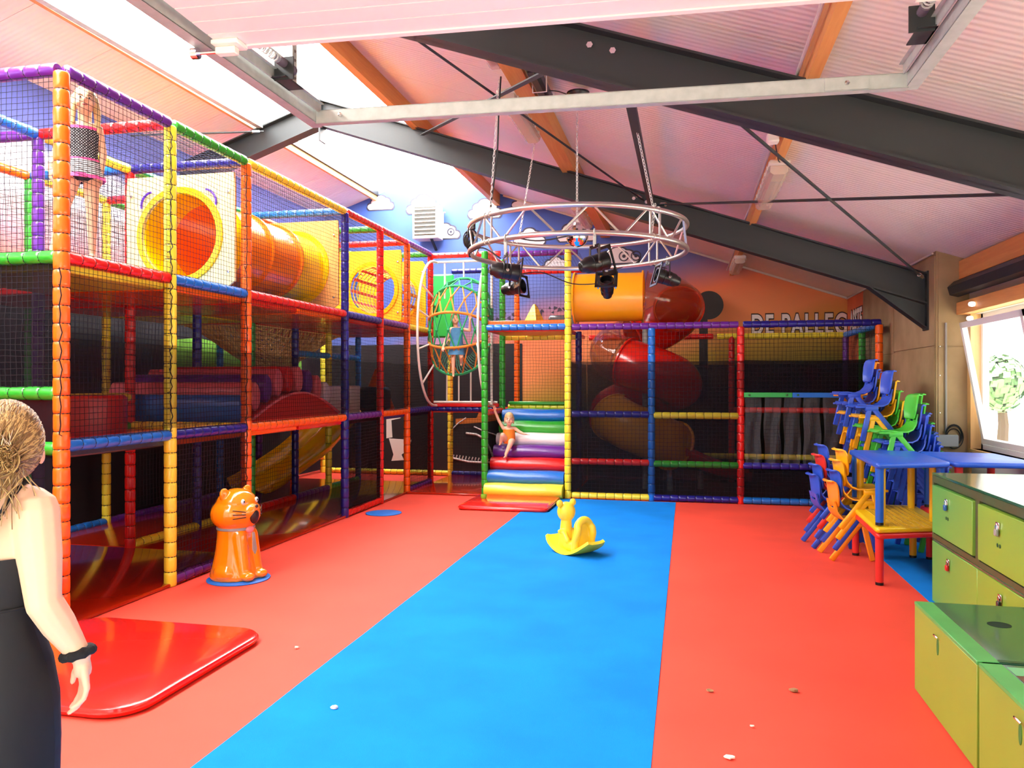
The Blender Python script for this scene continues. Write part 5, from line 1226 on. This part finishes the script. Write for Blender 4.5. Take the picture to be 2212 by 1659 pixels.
# cat shaped litter bin
ct = thing('cat_bin', 'glossy orange cat shaped litter bin with a round open mouth', 'bin', (-3.70, 5.95, .012), radians(-12))
b = MB().lathe([(0, 0), (.205, 0), (.208, .03), (.185, .12), (.165, .22), (.15, .34), (.148, .42), (0, .42)], 32)
b.sphere((.0, 0, .535), (.2, .21, .155), 24, 16); b.sphere((.01, 0, .615), (.165, .168, .13), 24, 16)
for s in (-1, 1):
    b.sphere((-.0, s * .125, .70), (.028, .05, .062), 16, 10, Matrix.Rotation(s * radians(-22), 4, 'X'))
    cap(b, (.10, s * .065, .36), (.15, s * .07, .06), .06, .058); b.sphere((.20, s * .075, .035), (.06, .055, .04)); b.sphere((.02, s * .165, .06), (.1, .05, .07))
b.sphere((.175, 0, .56), (.05, .08, .06)); b.sphere((.207, 0, .60), (.022, .026, .024), 12, 8)
blob('body', b, M_CAT, ct, .008, 5)
def cast(z, y, r0=.188): 
    # a point on the head surface in front (+x)
    return Vector((sqrt(max(.0, 1 - (y / .185) ** 2 - ((z - .54) / .15) ** 2)) * .182, y, z))
mo = MB().sphere((.202, 0, .525), (.03, .045, .066), 20, 12).build('mouth', mat('cat_mouth', '2a1208', rough=.5), ct)
MB().sphere((.226, 0, .607), (.012, .016, .014), 12, 8).build('nose', mat('cat_nose', '2c1a12', rough=.3), ct)
for s in (-1, 1):
    e = MB().sphere((.152, s * .078, .648), (.014, .018, .023), 14, 8).build('eye', mat('cat_eye_white', 'bfe6ea', rough=.2), ct); MB().sphere((.164, s * .076, .648), (.006, .007, .01), 10, 6).build('pupil', M_BLACK, e)
    wk = MB()
    for k in range(3): wk.tube([(.192, s * .085, .545 - .022 * (k - 1)), (.128, s * .168, .55 - .035 * (k - 1))], .004, 6)
    wk.build('whiskers', mat('cat_whisker', '2a1608', rough=.5), ct, kind='stuff')
MB().lathe([(.150, .405), (.156, .41), (.156, .424), (.150, .43)], 32, None, False).build('collar', mat('cat_collar', '8f9ea0', rough=.25), ct)
MB().sphere((.155, 0, .41), (.02, .045, .028), 14, 8).build('bow', mat('cat_bow', 'f59aa4', rough=.25), ct)
MB().prism([(-.008, 0), (.008, 0), (.022, -.14), (0, -.18), (-.022, -.14)], 0, .012, Matrix.Translation((.185, 0, .39)) @ Matrix(((0, -.1, 1, 0), (1, 0, 0, 0), (0, 1, 0, 0), (0, 0, 0, 1)))).build('tie', mat('cat_tie', '9a9c98', rough=.25), ct)
M_DISC = mat('blue_disc', '1e74d8', rough=.5)
for x, y, r, lb in ((-3.66, 5.93, .255, 'round blue floor disc under the orange cat bin'), (-3.72, 9.3, .225, 'round blue floor disc lying alone on the red floor')):
    o = MB().lathe([(0, 0), (r, 0), (r, .006), (r - .004, .008), (0, .008)], 40).build('floor_disc', M_DISC, label=lb, cat='disc'); o.location = (x, y, .003)
# bear rocker
M_BEAR = mat('rocker_yellow', 'ffdc38', rough=.4)
bk = thing('bear_rocker', 'yellow plastic rocking toy with a round eared bear head on blue carpet', 'rocking toy', (-1.06, 7.55, .006), radians(140))
rows = []
for i in range(17):
    x = -.29 + .58 * i / 16; z = .016 + 1.55 * x * x * (.9 if x > 0 else 1); hw2 = (.13 + .03 * cos(x * 6)) * (.78 if i in (0, 16) else .93 if i in (1, 15) else 1)
    rows.append([(x, hw2 * q, z + .012 * abs(q) ** 4) for q in (-1, -.92, -.6, 0, .6, .92, 1)])
MB().sheet(rows, -.03).build('rocker_base', M_BEAR, bk, ang=60)
tm = MB(); chainc(tm, [((.13, 0, .04), .075), ((.125, 0, .16), .065), ((.12, 0, .30), .052)]); cap(tm, (.12, -.085, .19), (.12, .085, .19), .022, .022)
for s in (-1, 1): cap(tm, (.10, s * .05, .18), (.02, s * .075, .115), .03, .028)
tm.sphere((.0, 0, .06), (.14, .09, .06)); blob('bear_body', tm, M_BEAR, bk, .008, 5)
hm = MB().sphere((.12, 0, .375), (.088, .092, .098), 20, 14); hm.sphere((.19, 0, .355), (.04, .045, .035), 14, 8)
blob('bear_head', hm, M_BEAR, bk, .007, 4)
for s in (-1, 1): MB().sphere((.12, s * .085, .46), (.026, .036, .037), 16, 10).build('bear_ear', M_BEAR, bk)
br = MB(); ap = [(-.13 - .02 * (k < 3 or k > 13), .098 * cos(pi * k / 16) if 0 < k < 16 else (.102 if k == 0 else -.102), .20 + .13 * sin(pi * k / 16)) for k in range(17)]
ap = [(-.12, .108, .05), (-.125, .106, .13)] + ap + [(-.125, -.106, .13), (-.12, -.108, .05)]
chainc(br, [(p, .036) for p in ap]); br.sphere((-.10, 0, .18), (.03, .1, .14), 16, 12); br.box(-.13, -.07, -.1, .1, .05, .2, .02)
blob('backrest', br, M_BEAR, bk, .008, 6)

# ---------------------------------------------------------------- people
SKIN = mat('skin_fair', 'eab896', rough=.5, sss=.15); SKINL = mat('skin_light', 'f0c4a4', rough=.5, sss=.15)
def facing(loc, to=(0, 0)): 
    fx, fy = to[0] - loc[0], to[1] - loc[1]; return math.atan2(-fx, fy)
def head_prims(mb, c, s=1., fwd=1):
    x, y, z = c
    mb.sphere((x, y, z), (.072 * s, .088 * s, .098 * s), 18, 12); mb.sphere((x, y + .035 * s * fwd, z - .055 * s), (.05 * s, .052 * s, .05 * s), 14, 10)
    mb.sphere((x, y + .09 * s * fwd, z - .012 * s), (.012 * s, .018 * s, .02 * s), 10, 6)
    for q in (-1, 1): mb.sphere((x + q * .073 * s, y, z - .01 * s), (.010 * s, .02 * s, .028 * s), 10, 8); mb.sphere((x + q * .04 * s, y + .062 * s * fwd, z - .035 * s), (.025 * s, .022 * s, .022 * s), 10, 6)
def face_parts(par, c, s, lip='b04a48'):
    x, y, z = c
    for q in (-1, 1):
        e = MB().sphere((x + q * .03 * s, y + .078 * s, z + .004 * s), (.011 * s, .007 * s, .006 * s), 12, 8).build('eye', mat('eye_white', 'cfc4bc', rough=.4), par); MB().sphere((x + q * .03 * s, y + .084 * s, z + .004 * s), (.006 * s, .004 * s, .006 * s), 10, 6).build('iris', mat('eye_dark', '2a1c14', rough=.3), e)
        MB().tube([(x + q * .016 * s, y + .085 * s, z + .022 * s), (x + q * .032 * s, y + .084 * s, z + .026 * s), (x + q * .046 * s, y + .074 * s, z + .021 * s)], .0035 * s, 6).build('eyebrow', mat('brow', '8a6238', rough=.8), par)
    MB().sphere((x, y + .083 * s, z - .048 * s), (.019 * s, .008 * s, .009 * s), 12, 8).build('mouth', mat('lips_' + lip, lip, rough=.4), par)
def hand_prims(mb, w, d, side, s=1., curl=.5, hand=1):
    # w wrist, d direction of the hand, side = unit vector towards the thumb, hand = 1 right / -1 left (which way the fingers close)
    w = Vector(w); d = Vector(d).normalized(); t = Vector(side); t = (t - d * t.dot(d)).normalized(); n = t.cross(d) * hand
    cap(mb, w, w + d * .03 * s, .022 * s, .024 * s, 10)
    for k, (o, L, cc) in enumerate(((.029, .072, .8), (.0098, .08, .95), (-.0098, .075, 1.1), (-.028, .06, 1.3))):
        b = w + d * (.078 * s - abs(o) * .15 * s) + t * (o * s); cap(mb, w + d * .02 * s + t * (o * .55 * s), b, .0135 * s, .0095 * s, 8); c = curl * cc; e_ = t * (o * 3.2)
        m_ = b + ((d * cos(c * .6) + n * sin(c * .6)) + e_) .normalized() * (L * .45 * s); e = m_ + (d * cos(c * 1.5) + n * sin(c * 1.5) + e_ * .6).normalized() * (L * .33 * s); f = e + (d * cos(c * 2.1) + n * sin(c * 2.1)) * (L * .25 * s)
        chainc(mb, [(b, .0088 * s), (m_, .0078 * s), (e, .0072 * s), (f, .006 * s)], 8)
    a = w + d * .018 * s + t * .02 * s; b = a + (d * .7 + t * .65 + n * .3).normalized() * .042 * s; c = b + (d * .95 + t * .2 + n * .25).normalized() * .03 * s
    chainc(mb, [(a, .013 * s), (b, .010 * s), (c, .0075 * s)], 8)
def foot_prims(mb, ankle, s, d=(0, 1)):
    a = Vector(ankle); f = Vector((d[0], d[1], 0)).normalized(); cap(mb, a + Vector((0, 0, -.025 * s)) - f * .03 * s, a + f * .075 * s + Vector((0, 0, -.042 * s)), .03 * s, .024 * s, 10); cap(mb, a + f * .075 * s + Vector((0, 0, -.042 * s)), a + f * .12 * s + Vector((0, 0, -.048 * s)), .025 * s, .018 * s, 10)
def loft(rings, n=36, wob=0, seed=0):
    rows = []
    for i, (cx, cyy, z, rx, ry) in enumerate(rings):
        rows.append([(cx + rx * cos(a) * (1 + wob * sin(a * 7 + i * .9 + seed)), cyy + ry * sin(a) * (1 + wob * cos(a * 5 + i * .7 + seed)), z) for a in [2 * pi * k / n for k in range(n + 1)]])
    return MB().sheet(rows, -.004)
def strands(c, rad, anchor, n, m, par, seed, r=.0045, spread=.02, low=-.3):
    rd = random.Random(seed); mb = MB(); mb.cur = 0; C = Vector(c); A = Vector(anchor)
    for k in range(n):
        th = rd.uniform(0, 2 * pi); ph = rd.uniform(low, 1.45); d = Vector((cos(th) * cos(ph) * rad[0], sin(th) * cos(ph) * rad[1], sin(ph) * rad[2]))
        if d.y > rad[1] * .55 and d.z < rad[2] * .35: continue
        p = []; e = (A - C) + Vector((rd.uniform(-1, 1), rd.uniform(-1, 1), rd.uniform(-1, 1))) * spread
        for i in range(7):
            t = i / 6; v = d.lerp(e, t); q = Vector((v.x / rad[0], v.y / rad[1], v.z / rad[2])); L = max(q.length, 1e-6)
            if L < 1: v = v / L
            p.append(C + v * (1 + .03 * rd.random()))
        mb.cur = k % 2; mb.tube(p, [r, r * 1.2, r * 1.2, r * 1.1, r, r, r * .7], 5)
    return mb.build('hair_strands', m, par, kind='stuff')

# --- woman in the black dress, seen from behind
HAIR1 = mat('hair_blond', 'c9a468', rough=.45, var=.35, vscale=60); HAIR2 = mat('hair_brown', '7a5a34', rough=.45)
TH = math.atan(378 / 1700)
def from_cam(d, s): return (-sin(TH) * d + cos(TH) * s, cos(TH) * d + sin(TH) * s, 0)
wl = from_cam(2.15, -1.45)
wm = thing('person', 'woman in a black strappy dress walking away, dark wristband on her right arm', 'person', (wl[0], wl[1], 0), TH)
b = MB()
b.sphere((0, 0, .84), (.17, .13, .15), 20, 14); b.sphere((0, 0, 1.03), (.128, .095, .17), 20, 14); b.sphere((.005, 0, 1.19), (.148, .10, .15), 20, 14)
cap(b, (-.12, 0, 1.305), (.135, 0, 1.305), .055, .055); cap(b, (.035, -.01, 1.28), (.055, .0, 1.42), .056, .05); cap(b, (-.07, -.01, 1.32), (.05, -.01, 1.36), .045, .045); cap(b, (.04, -.01, 1.37), (.12, -.01, 1.32), .045, .045)
hd_ = MB(); head_prims(hd_, (0, .01, 0), 1.0); HR = Matrix.Translation((.06, .015, 1.475)) @ Matrix.Rotation(radians(32), 4, 'Z') @ Matrix.Rotation(radians(-6), 4, 'X'); b.add([HR @ Vector(p) for p in hd_.v], hd_.f)
chainc(b, [((.15, -.005, 1.29), .062), ((.172, -.02, 1.17), .056), ((.188, -.03, 1.05), .045)]); chainc(b, [((.188, -.03, 1.05), .046), ((.212, -.0, .98), .044), ((.254, .03, .885), .028)])
hand_prims(b, (.256, .033, .872), (.06, .1, -1), (-.62, .75, 0), 1.0, .5)
chainc(b, [((-.15, 0, 1.29), .06), ((-.185, .02, 1.05), .045), ((-.2, .12, .88), .028)]); hand_prims(b, (-.2, .125, .87), (.0, .3, -1), (.3, .9, .1), 1.0, .4, -1)
for s, y in ((-1, .16), (1, -.10)):
    chainc(b, [((s * .085, 0, .80), .088), ((s * .085, y * .5, .47), .055), ((s * .085, y, .09), .036)]); foot_prims(b, (s * .085, y, .075), 1.2)
body = blob('body', b, SKINL, wm, .0042, 4, fac=.45)
M_DRESS = mat('black_dress', '0d1016', rough=.75, bump=.25, bscale=14)
rings = [(0, 0, 1.172, .153, .112), (0, 0, 1.15, .155, .114), (0, 0, 1.10, .148, .112), (0, 0, 1.05, .138, .106), (0, 0, 1.02, .137, .106), (0, 0, .96, .15, .118), (0, 0, .88, .178, .142), (0, 0, .78, .196, .158), (0, 0, .66, .2, .165), (0, 0, .45, .193, .17), (0, .02, .25, .2, .19), (0, .03, .12, .21, .22)]
loft(rings, 40, .012).build('dress', M_DRESS, wm, ang=80)
MB().tube([(.137 * cos(a) * 1.02, .106 * sin(a) * 1.03, 1.035) for a in [2 * pi * k / 40 for k in range(40)]], .004, 5, False, True).build('waist_seam', M_DRESS, wm)
for s in (-1, 1):
    x = .005
    MB().tube([(x + s * .06, -.112, 1.165), (x + s * .085, -.108, 1.24), (x + s * .118, -.07, 1.335), (x + s * .122, -.01, 1.372), (x + s * .115, .05, 1.34), (x + s * .09, .105, 1.2)], .0065, 6).build('strap', M_DRESS, wm)
wb_ = MB().tube([(.249 + .033 * cos(a), .028 + .033 * sin(a), .893 + .008 * cos(a)) for a in [2 * pi * k / 20 for k in range(20)]], [.014 + .002 * sin(k * 2.2) for k in range(20)], 10, True, True).build('scrunchie', mat('scrunchie_black', '101014', rough=.85, bump=.6, bscale=120), wm, label='black fabric scrunchie')
hm = MB().sphere((0, -.004, .018), (.083, .094, .095), 20, 14); hm.sphere((0, -.038, -.03), (.07, .05, .072), 16, 10); hm.sphere((-.01, -.045, -.08), (.05, .032, .045), 16, 10); hm.sphere((-.02, -.1, -.05), (.048, .035, .046), 16, 10); chainc(hm, [((-.02, -.06, -.09), .035), ((-.03, -.05, -.15), .016)])
hb = blob('hair', hm, HAIR1, wm, .006, 5); hb.matrix_local = HR
st_ = strands((0, -.006, .004), (.088, .103, .112), (-.02, -.118, -.045), 1900, [HAIR1, HAIR2], wm, 3, .0016, .035, -1.0); st_.matrix_local = HR
lm = MB(); rd = random.Random(8)
for k in range(90):
    a = Vector((-.02 + rd.uniform(-.06, .06), -.09 + rd.uniform(-.03, .03), -.06 + rd.uniform(-.05, .03))); pts = [a]; dv = Vector((rd.uniform(-.012, .008), rd.uniform(-.004, .004), rd.uniform(-.02, -.004)))
    for i in range(6): pts.append(pts[-1] + dv); dv = dv + Vector((rd.uniform(-.006, .005), rd.uniform(-.003, .004), rd.uniform(-.006, .003)))
    lm.cur = k % 2; lm.tube(pts, .0014, 5)
for k in range(70):
    q = 2 * pi * k / 70; rr2 = .014 + .036 * ((k * 7) % 11) / 10; lm.cur = k % 2; lm.tube([(-.02 + rr2 * cos(q + t), -.128 - .012 * sin(t * 2) + .0018 * (k % 11), -.05 + rr2 * .95 * sin(q + t)) for t in [i * .3 for i in range(9)]], .0017, 5)
er = MB().sphere((.081, .004, -.035), (.010, .018, .027), 14, 10); er.sphere((.085, .002, -.04), (.006, .011, .017), 10, 8); er_ = er.build('ear', mat('ear_pink', 'f0b498', rough=.5, sss=.2), wm); er_.matrix_local = HR
lb_ = lm.build('hair_bun', [HAIR1, HAIR2], wm, kind='stuff'); lb_.matrix_local = HR

# --- girl behind the upper net
gl = (-4.19, 4.80); g1 = thing('person', 'girl in a black polka dot swimsuit standing behind the upper net', 'person', (gl[0], gl[1], 2.515), facing(gl))
b = MB(); head_prims(b, (-.01, .01, 1.125), .92)
b.sphere((0, 0, .66), (.098, .075, .09), 16, 12); b.sphere((.0, 0, .77), (.084, .065, .1), 16, 12); b.sphere((.0, 0, .885), (.098, .068, .09), 16, 12); cap(b, (-.075, 0, .945), (.075, 0, .945), .035, .035); cap(b, (-.005, 0, .95), (-.01, 0, 1.05), .034, .032)
chainc(b, [((-.095, 0, .94), .033), ((-.125, .0, .77), .027), ((-.112, .03, .62), .019)]); hand_prims(b, (-.112, .032, .61), (.0, .1, -1), (.3, .9, 0), .72, .5, -1)
chainc(b, [((.095, 0, .94), .033), ((.16, .0, .78), .026), ((.20, .03, .63), .019)]); hand_prims(b, (.2, .032, .62), (.05, .1, -1), (-.3, .9, 0), .72, .5)
for s, f in ((-1, .0), (1, .1)): chainc(b, [((s * .05, 0, .64), .062), ((s * .055 + f * .7, .01, .34), .04), ((s * .055 + f * 1.3, -.01, .06), .024)]); foot_prims(b, (s * .055 + f * 1.3, -.01, .052), .8)
blob('body', b, SKIN, g1, .006, 5); face_parts(g1, (-.01, .01, 1.125), .92, 'a8504a')
def dots_mat():
    m = D.materials.new('polka_dot_cloth'); m.use_nodes = True; nt = m.node_tree; bs = nt.nodes['Principled BSDF']; bs.inputs['Roughness'].default_value = .7
    tc = nt.nodes.new('ShaderNodeTexCoord'); mp = nt.nodes.new('ShaderNodeMapping'); mp.inputs['Scale'].default_value = (72, .01, 72); mp.inputs['Rotation'].default_value = (0, radians(45), 0)
    v = nt.nodes.new('ShaderNodeTexVoronoi'); v.inputs['Randomness'].default_value = 0; v.inputs['Scale'].default_value = 1; lt = nt.nodes.new('ShaderNodeMath'); lt.operation = 'LESS_THAN'; lt.inputs[1].default_value = .24
    r = nt.nodes.new('ShaderNodeMix'); r.data_type = 'RGBA'; r.inputs[6].default_value = (*H('16161c'), 1); r.inputs[7].default_value = (.9, .9, .9, 1)
    nt.links.new(tc.outputs['Object'], mp.inputs[0]); nt.links.new(mp.outputs[0], v.inputs['Vector']); nt.links.new(v.outputs['Distance'], lt.inputs[0]); nt.links.new(lt.outputs[0], r.inputs[0]); nt.links.new(r.outputs[2], bs.inputs['Base Color']); return m
def stripe_mat():
    m = D.materials.new('striped_frill'); m.use_nodes = True; nt = m.node_tree; bs = nt.nodes['Principled BSDF']; bs.inputs['Roughness'].default_value = .7
    tc = nt.nodes.new('ShaderNodeTexCoord'); wv = nt.nodes.new('ShaderNodeTexWave'); wv.bands_direction = 'Z'; wv.inputs['Scale'].default_value = 22; cr = nt.nodes.new('ShaderNodeValToRGB'); cr.color_ramp.elements[0].position = .35; cr.color_ramp.elements[1].position = .45; cr.color_ramp.elements[0].color = (.01, .01, .015, 1); cr.color_ramp.elements[1].color = (.85, .85, .85, 1)
    nt.links.new(tc.outputs['Object'], wv.inputs['Vector']); nt.links.new(wv.outputs['Fac'], cr.inputs[0]); nt.links.new(cr.outputs[0], bs.inputs['Base Color']); return m
loft([(0, 0, .925, .104, .076), (0, 0, .88, .108, .078), (0, 0, .80, .096, .074), (0, 0, .74, .094, .074), (0, 0, .68, .106, .084)], 32).build('swimsuit_top', dots_mat(), g1, ang=80, label='black bodice with white polka dots')
loft([(0, 0, .62, .105, .086), (0, 0, .57, .09, .08), (0, 0, .55, .06, .06)], 24).build('swimsuit_brief', mat('black_cloth', '14141a', rough=.7), g1, ang=80)
loft([(0, 0, .70, .108, .086), (0, 0, .65, .122, .098), (0, 0, .59, .138, .112)], 48, .035).build('frill_skirt', stripe_mat(), g1, ang=80, label='black and white striped frill skirt')
M_PINKC = mat('pink_trim', 'f4509a', rough=.6)
loft([(0, 0, .595, .137, .111), (0, 0, .565, .146, .12)], 48, .05).build('pink_hem', M_PINKC, g1, ang=80); loft([(0, 0, .935, .104, .076), (0, 0, .915, .107, .079)], 32).build('pink_neckline', M_PINKC, g1); loft([(0, 0, .71, .105, .083), (0, 0, .695, .11, .088)], 32).build('pink_waistband', M_PINKC, g1)
HB = mat('hair_light_blond', 'e2c188', rough=.5, var=.3, vscale=50)
hm = MB().sphere((-.01, -.008, 1.156), (.074, .086, .082), 18, 12)
for s in (-1, 1): chainc(hm, [((-.01 + s * .062, -.005, 1.15), .026), ((-.01 + s * .078, .01, 1.06), .026), ((-.01 + s * .08, .03, .96), .02), ((-.01 + s * .085, .04, .9), .01)])
chainc(hm, [((-.01, -.07, 1.12), .05), ((-.01, -.07, .98), .045), ((-.01, -.06, .88), .02)]); blob('hair', hm, HB, g1, .006, 4)

# --- girl in the rope cage
g2l = (-3.42, 11.50); g2 = thing('person', 'girl in a blue denim dress standing inside the rope cage', 'person', (g2l[0], g2l[1], 1.735), facing(g2l))
b = MB(); head_prims(b, (.02, .02, .88), .82)
b.sphere((0, 0, .5), (.085, .065, .09), 14, 10); b.sphere((0, 0, .64), (.08, .06, .12), 14, 10); cap(b, (-.07, 0, .725), (.07, 0, .725), .03, .03); cap(b, (.005, 0, .73), (.02, .01, .82), .03, .028)
chainc(b, [((-.085, 0, .72), .028), ((-.2, .03, .70), .023), ((-.2, .1, .85), .017)]); hand_prims(b, (-.2, .1, .86), (0, .2, 1), (-1, .3, 0), .62, .8)
chainc(b, [((.085, 0, .72), .028), ((.15, .03, .58), .023), ((.2, .1, .46), .017)]); hand_prims(b, (.2, .1, .45), (.2, .4, -.8), (-1, .3, 0), .62, .8)
for s, f, z in ((-1, -.02, .2), (1, .0, .035)): chainc(b, [((s * .045, 0, .48), .05), ((s * .05 + f, .06 if s < 0 else .01, .3 if s < 0 else .26), .034), ((s * .05 + f, -.04 if s < 0 else 0, z), .02)]); foot_prims(b, (s * .05 + f, -.04 if s < 0 else 0, z), .65)
blob('body', b, SKIN, g2, .006, 5); face_parts(g2, (.02, .02, .88), .82, 'a8504a')
loft([(0, 0, .74, .075, .06), (0, 0, .70, .1, .07), (0, 0, .6, .092, .07), (0, 0, .52, .098, .078), (0, 0, .42, .118, .098), (0, 0, .33, .132, .115)], 32, .02).build('denim_dress', mat('denim_blue', '4a86b4', rough=.8, var=.2, vscale=20), g2, ang=80)
HBR = mat('hair_light_brown', '9a6c42', rough=.5, var=.3, vscale=50)
hm = MB().sphere((.02, .002, .912), (.067, .078, .074), 16, 12); [chainc(hm, [((.02 + q_ * .05, .03, .93), .018), ((.02 + q_ * .064, .035, .87), .014), ((.02 + q_ * .064, .02, .82), .008)]) for q_ in (-1, 1)]; chainc(hm, [((.02, -.05, .88), .05), ((.02, -.05, .76), .03)]); blob('hair', hm, HBR, g2, .006, 4)

# --- toddler on the roll stairs
tl = (-2.585, 11.42); tg = thing('person', 'toddler in an orange swimsuit sitting on the foam roll stairs', 'person', (tl[0], tl[1], .725), facing(tl, (-.6, 0)))
b = MB(); hc = (-.005, .05, .375); head_prims(b, hc, .86)
b.sphere((0, 0, .07), (.085, .075, .075), 14, 10); b.sphere((0, .0, .16), (.082, .07, .1), 14, 10); cap(b, (-.06, .01, .24), (.06, .01, .24), .03, .03); cap(b, (0, .01, .24), (0, .035, .31), .03, .03)
chainc(b, [((.085, .01, .24), .028), ((.15, .01, .35), .024), ((.205, .03, .49), .018)]); hand_prims(b, (.207, .032, .50), (.2, .1, 1), (-1, .2, 0), .6, .6)
chainc(b, [((-.085, .01, .24), .028), ((-.155, .04, .19), .024), ((-.225, .06, .16), .018)]); hand_prims(b, (-.23, .06, .16), (-1, .2, -.25), (.2, .9, 0), .6, .2)
chainc(b, [((.05, .02, .07), .052), ((.085, .15, .145), .04), ((.12, .09, .035), .024)]); foot_prims(b, (.12, .09, .035), .62, (.2, 1))
chainc(b, [((-.04, .02, .06), .052), ((-.03, .17, .02), .04), ((.035, .21, -.13), .024)]); foot_prims(b, (.035, .21, -.14), .62, (.3, 1))
blob('body', b, SKINL, tg, .006, 5); face_parts(tg, hc, .86, 'c06a62')
o = loft([(0, .005, .225, .082, .072), (0, 0, .2, .09, .078), (0, 0, .14, .092, .08), (0, 0, .07, .095, .085), (0, 0, .015, .08, .075)], 28, .01).build('swimsuit', mat('orange_cloth', 'f58a1e', rough=.7), tg, ang=80)
hm = MB().sphere((-.005, .042, .412), (.069, .078, .07), 16, 12)
for s in (-1, 1): chainc(hm, [((-.005 + s * .058, .03, .39), .022), ((-.005 + s * .064, .04, .32), .012)])
blob('hair', hm, HB, tg, .006, 4)
bake_all()

# ---------------------------------------------------------------- small scraps on the floor
rd = random.Random(21)
M_SCRAP = mat('paper_scrap', 'efe6d6', rough=.8); M_CRUMB = mat('crumb_brown', '9a7a52', rough=.9)
def scrap(x, y, s, m, lb, cat='paper scrap'):
    n = 9; z0 = .01
    pts = [(x + s * rd.uniform(.5, 1.1) * cos(2 * pi * k / n), y + s * .6 * rd.uniform(.5, 1.1) * sin(2 * pi * k / n)) for k in range(n)]
    vs = [(px, py, z0 + rd.uniform(0, s * .35)) for px, py in pts] + [(px, py, z0 - .003) for px, py in pts]
    mb = MB(); mb.add(vs, [tuple(range(n)), tuple(range(2 * n - 1, n - 1, -1))] + [(k, n + k, n + (k + 1) % n, (k + 1) % n) for k in range(n)])
    mb.build('paper_scrap' if m is M_SCRAP else 'crumb', m, smooth=False, label=lb, cat=cat)
scrap(-1.73, 3.66, .028, M_SCRAP, 'crumpled white paper scrap on the blue carpet near its left edge')
scrap(.55, 4.4, .03, M_CRUMB, 'brown crumb on the red floor right of the blue carpet', 'crumb')
scrap(.12, 4.3, .024, M_CRUMB, 'pale brown crumb on red floor close to the carpet edge', 'crumb')
scrap(.18, 3.55, .024, M_SCRAP, 'thin white paper scrap on the red floor in front')
scrap(-2.35, 4.45, .018, M_SCRAP, 'tiny white scrap between the big mat and the blue carpet')
scrap(.3, 3.9, .014, M_SCRAP, 'tiny pale scrap near the thin white one')
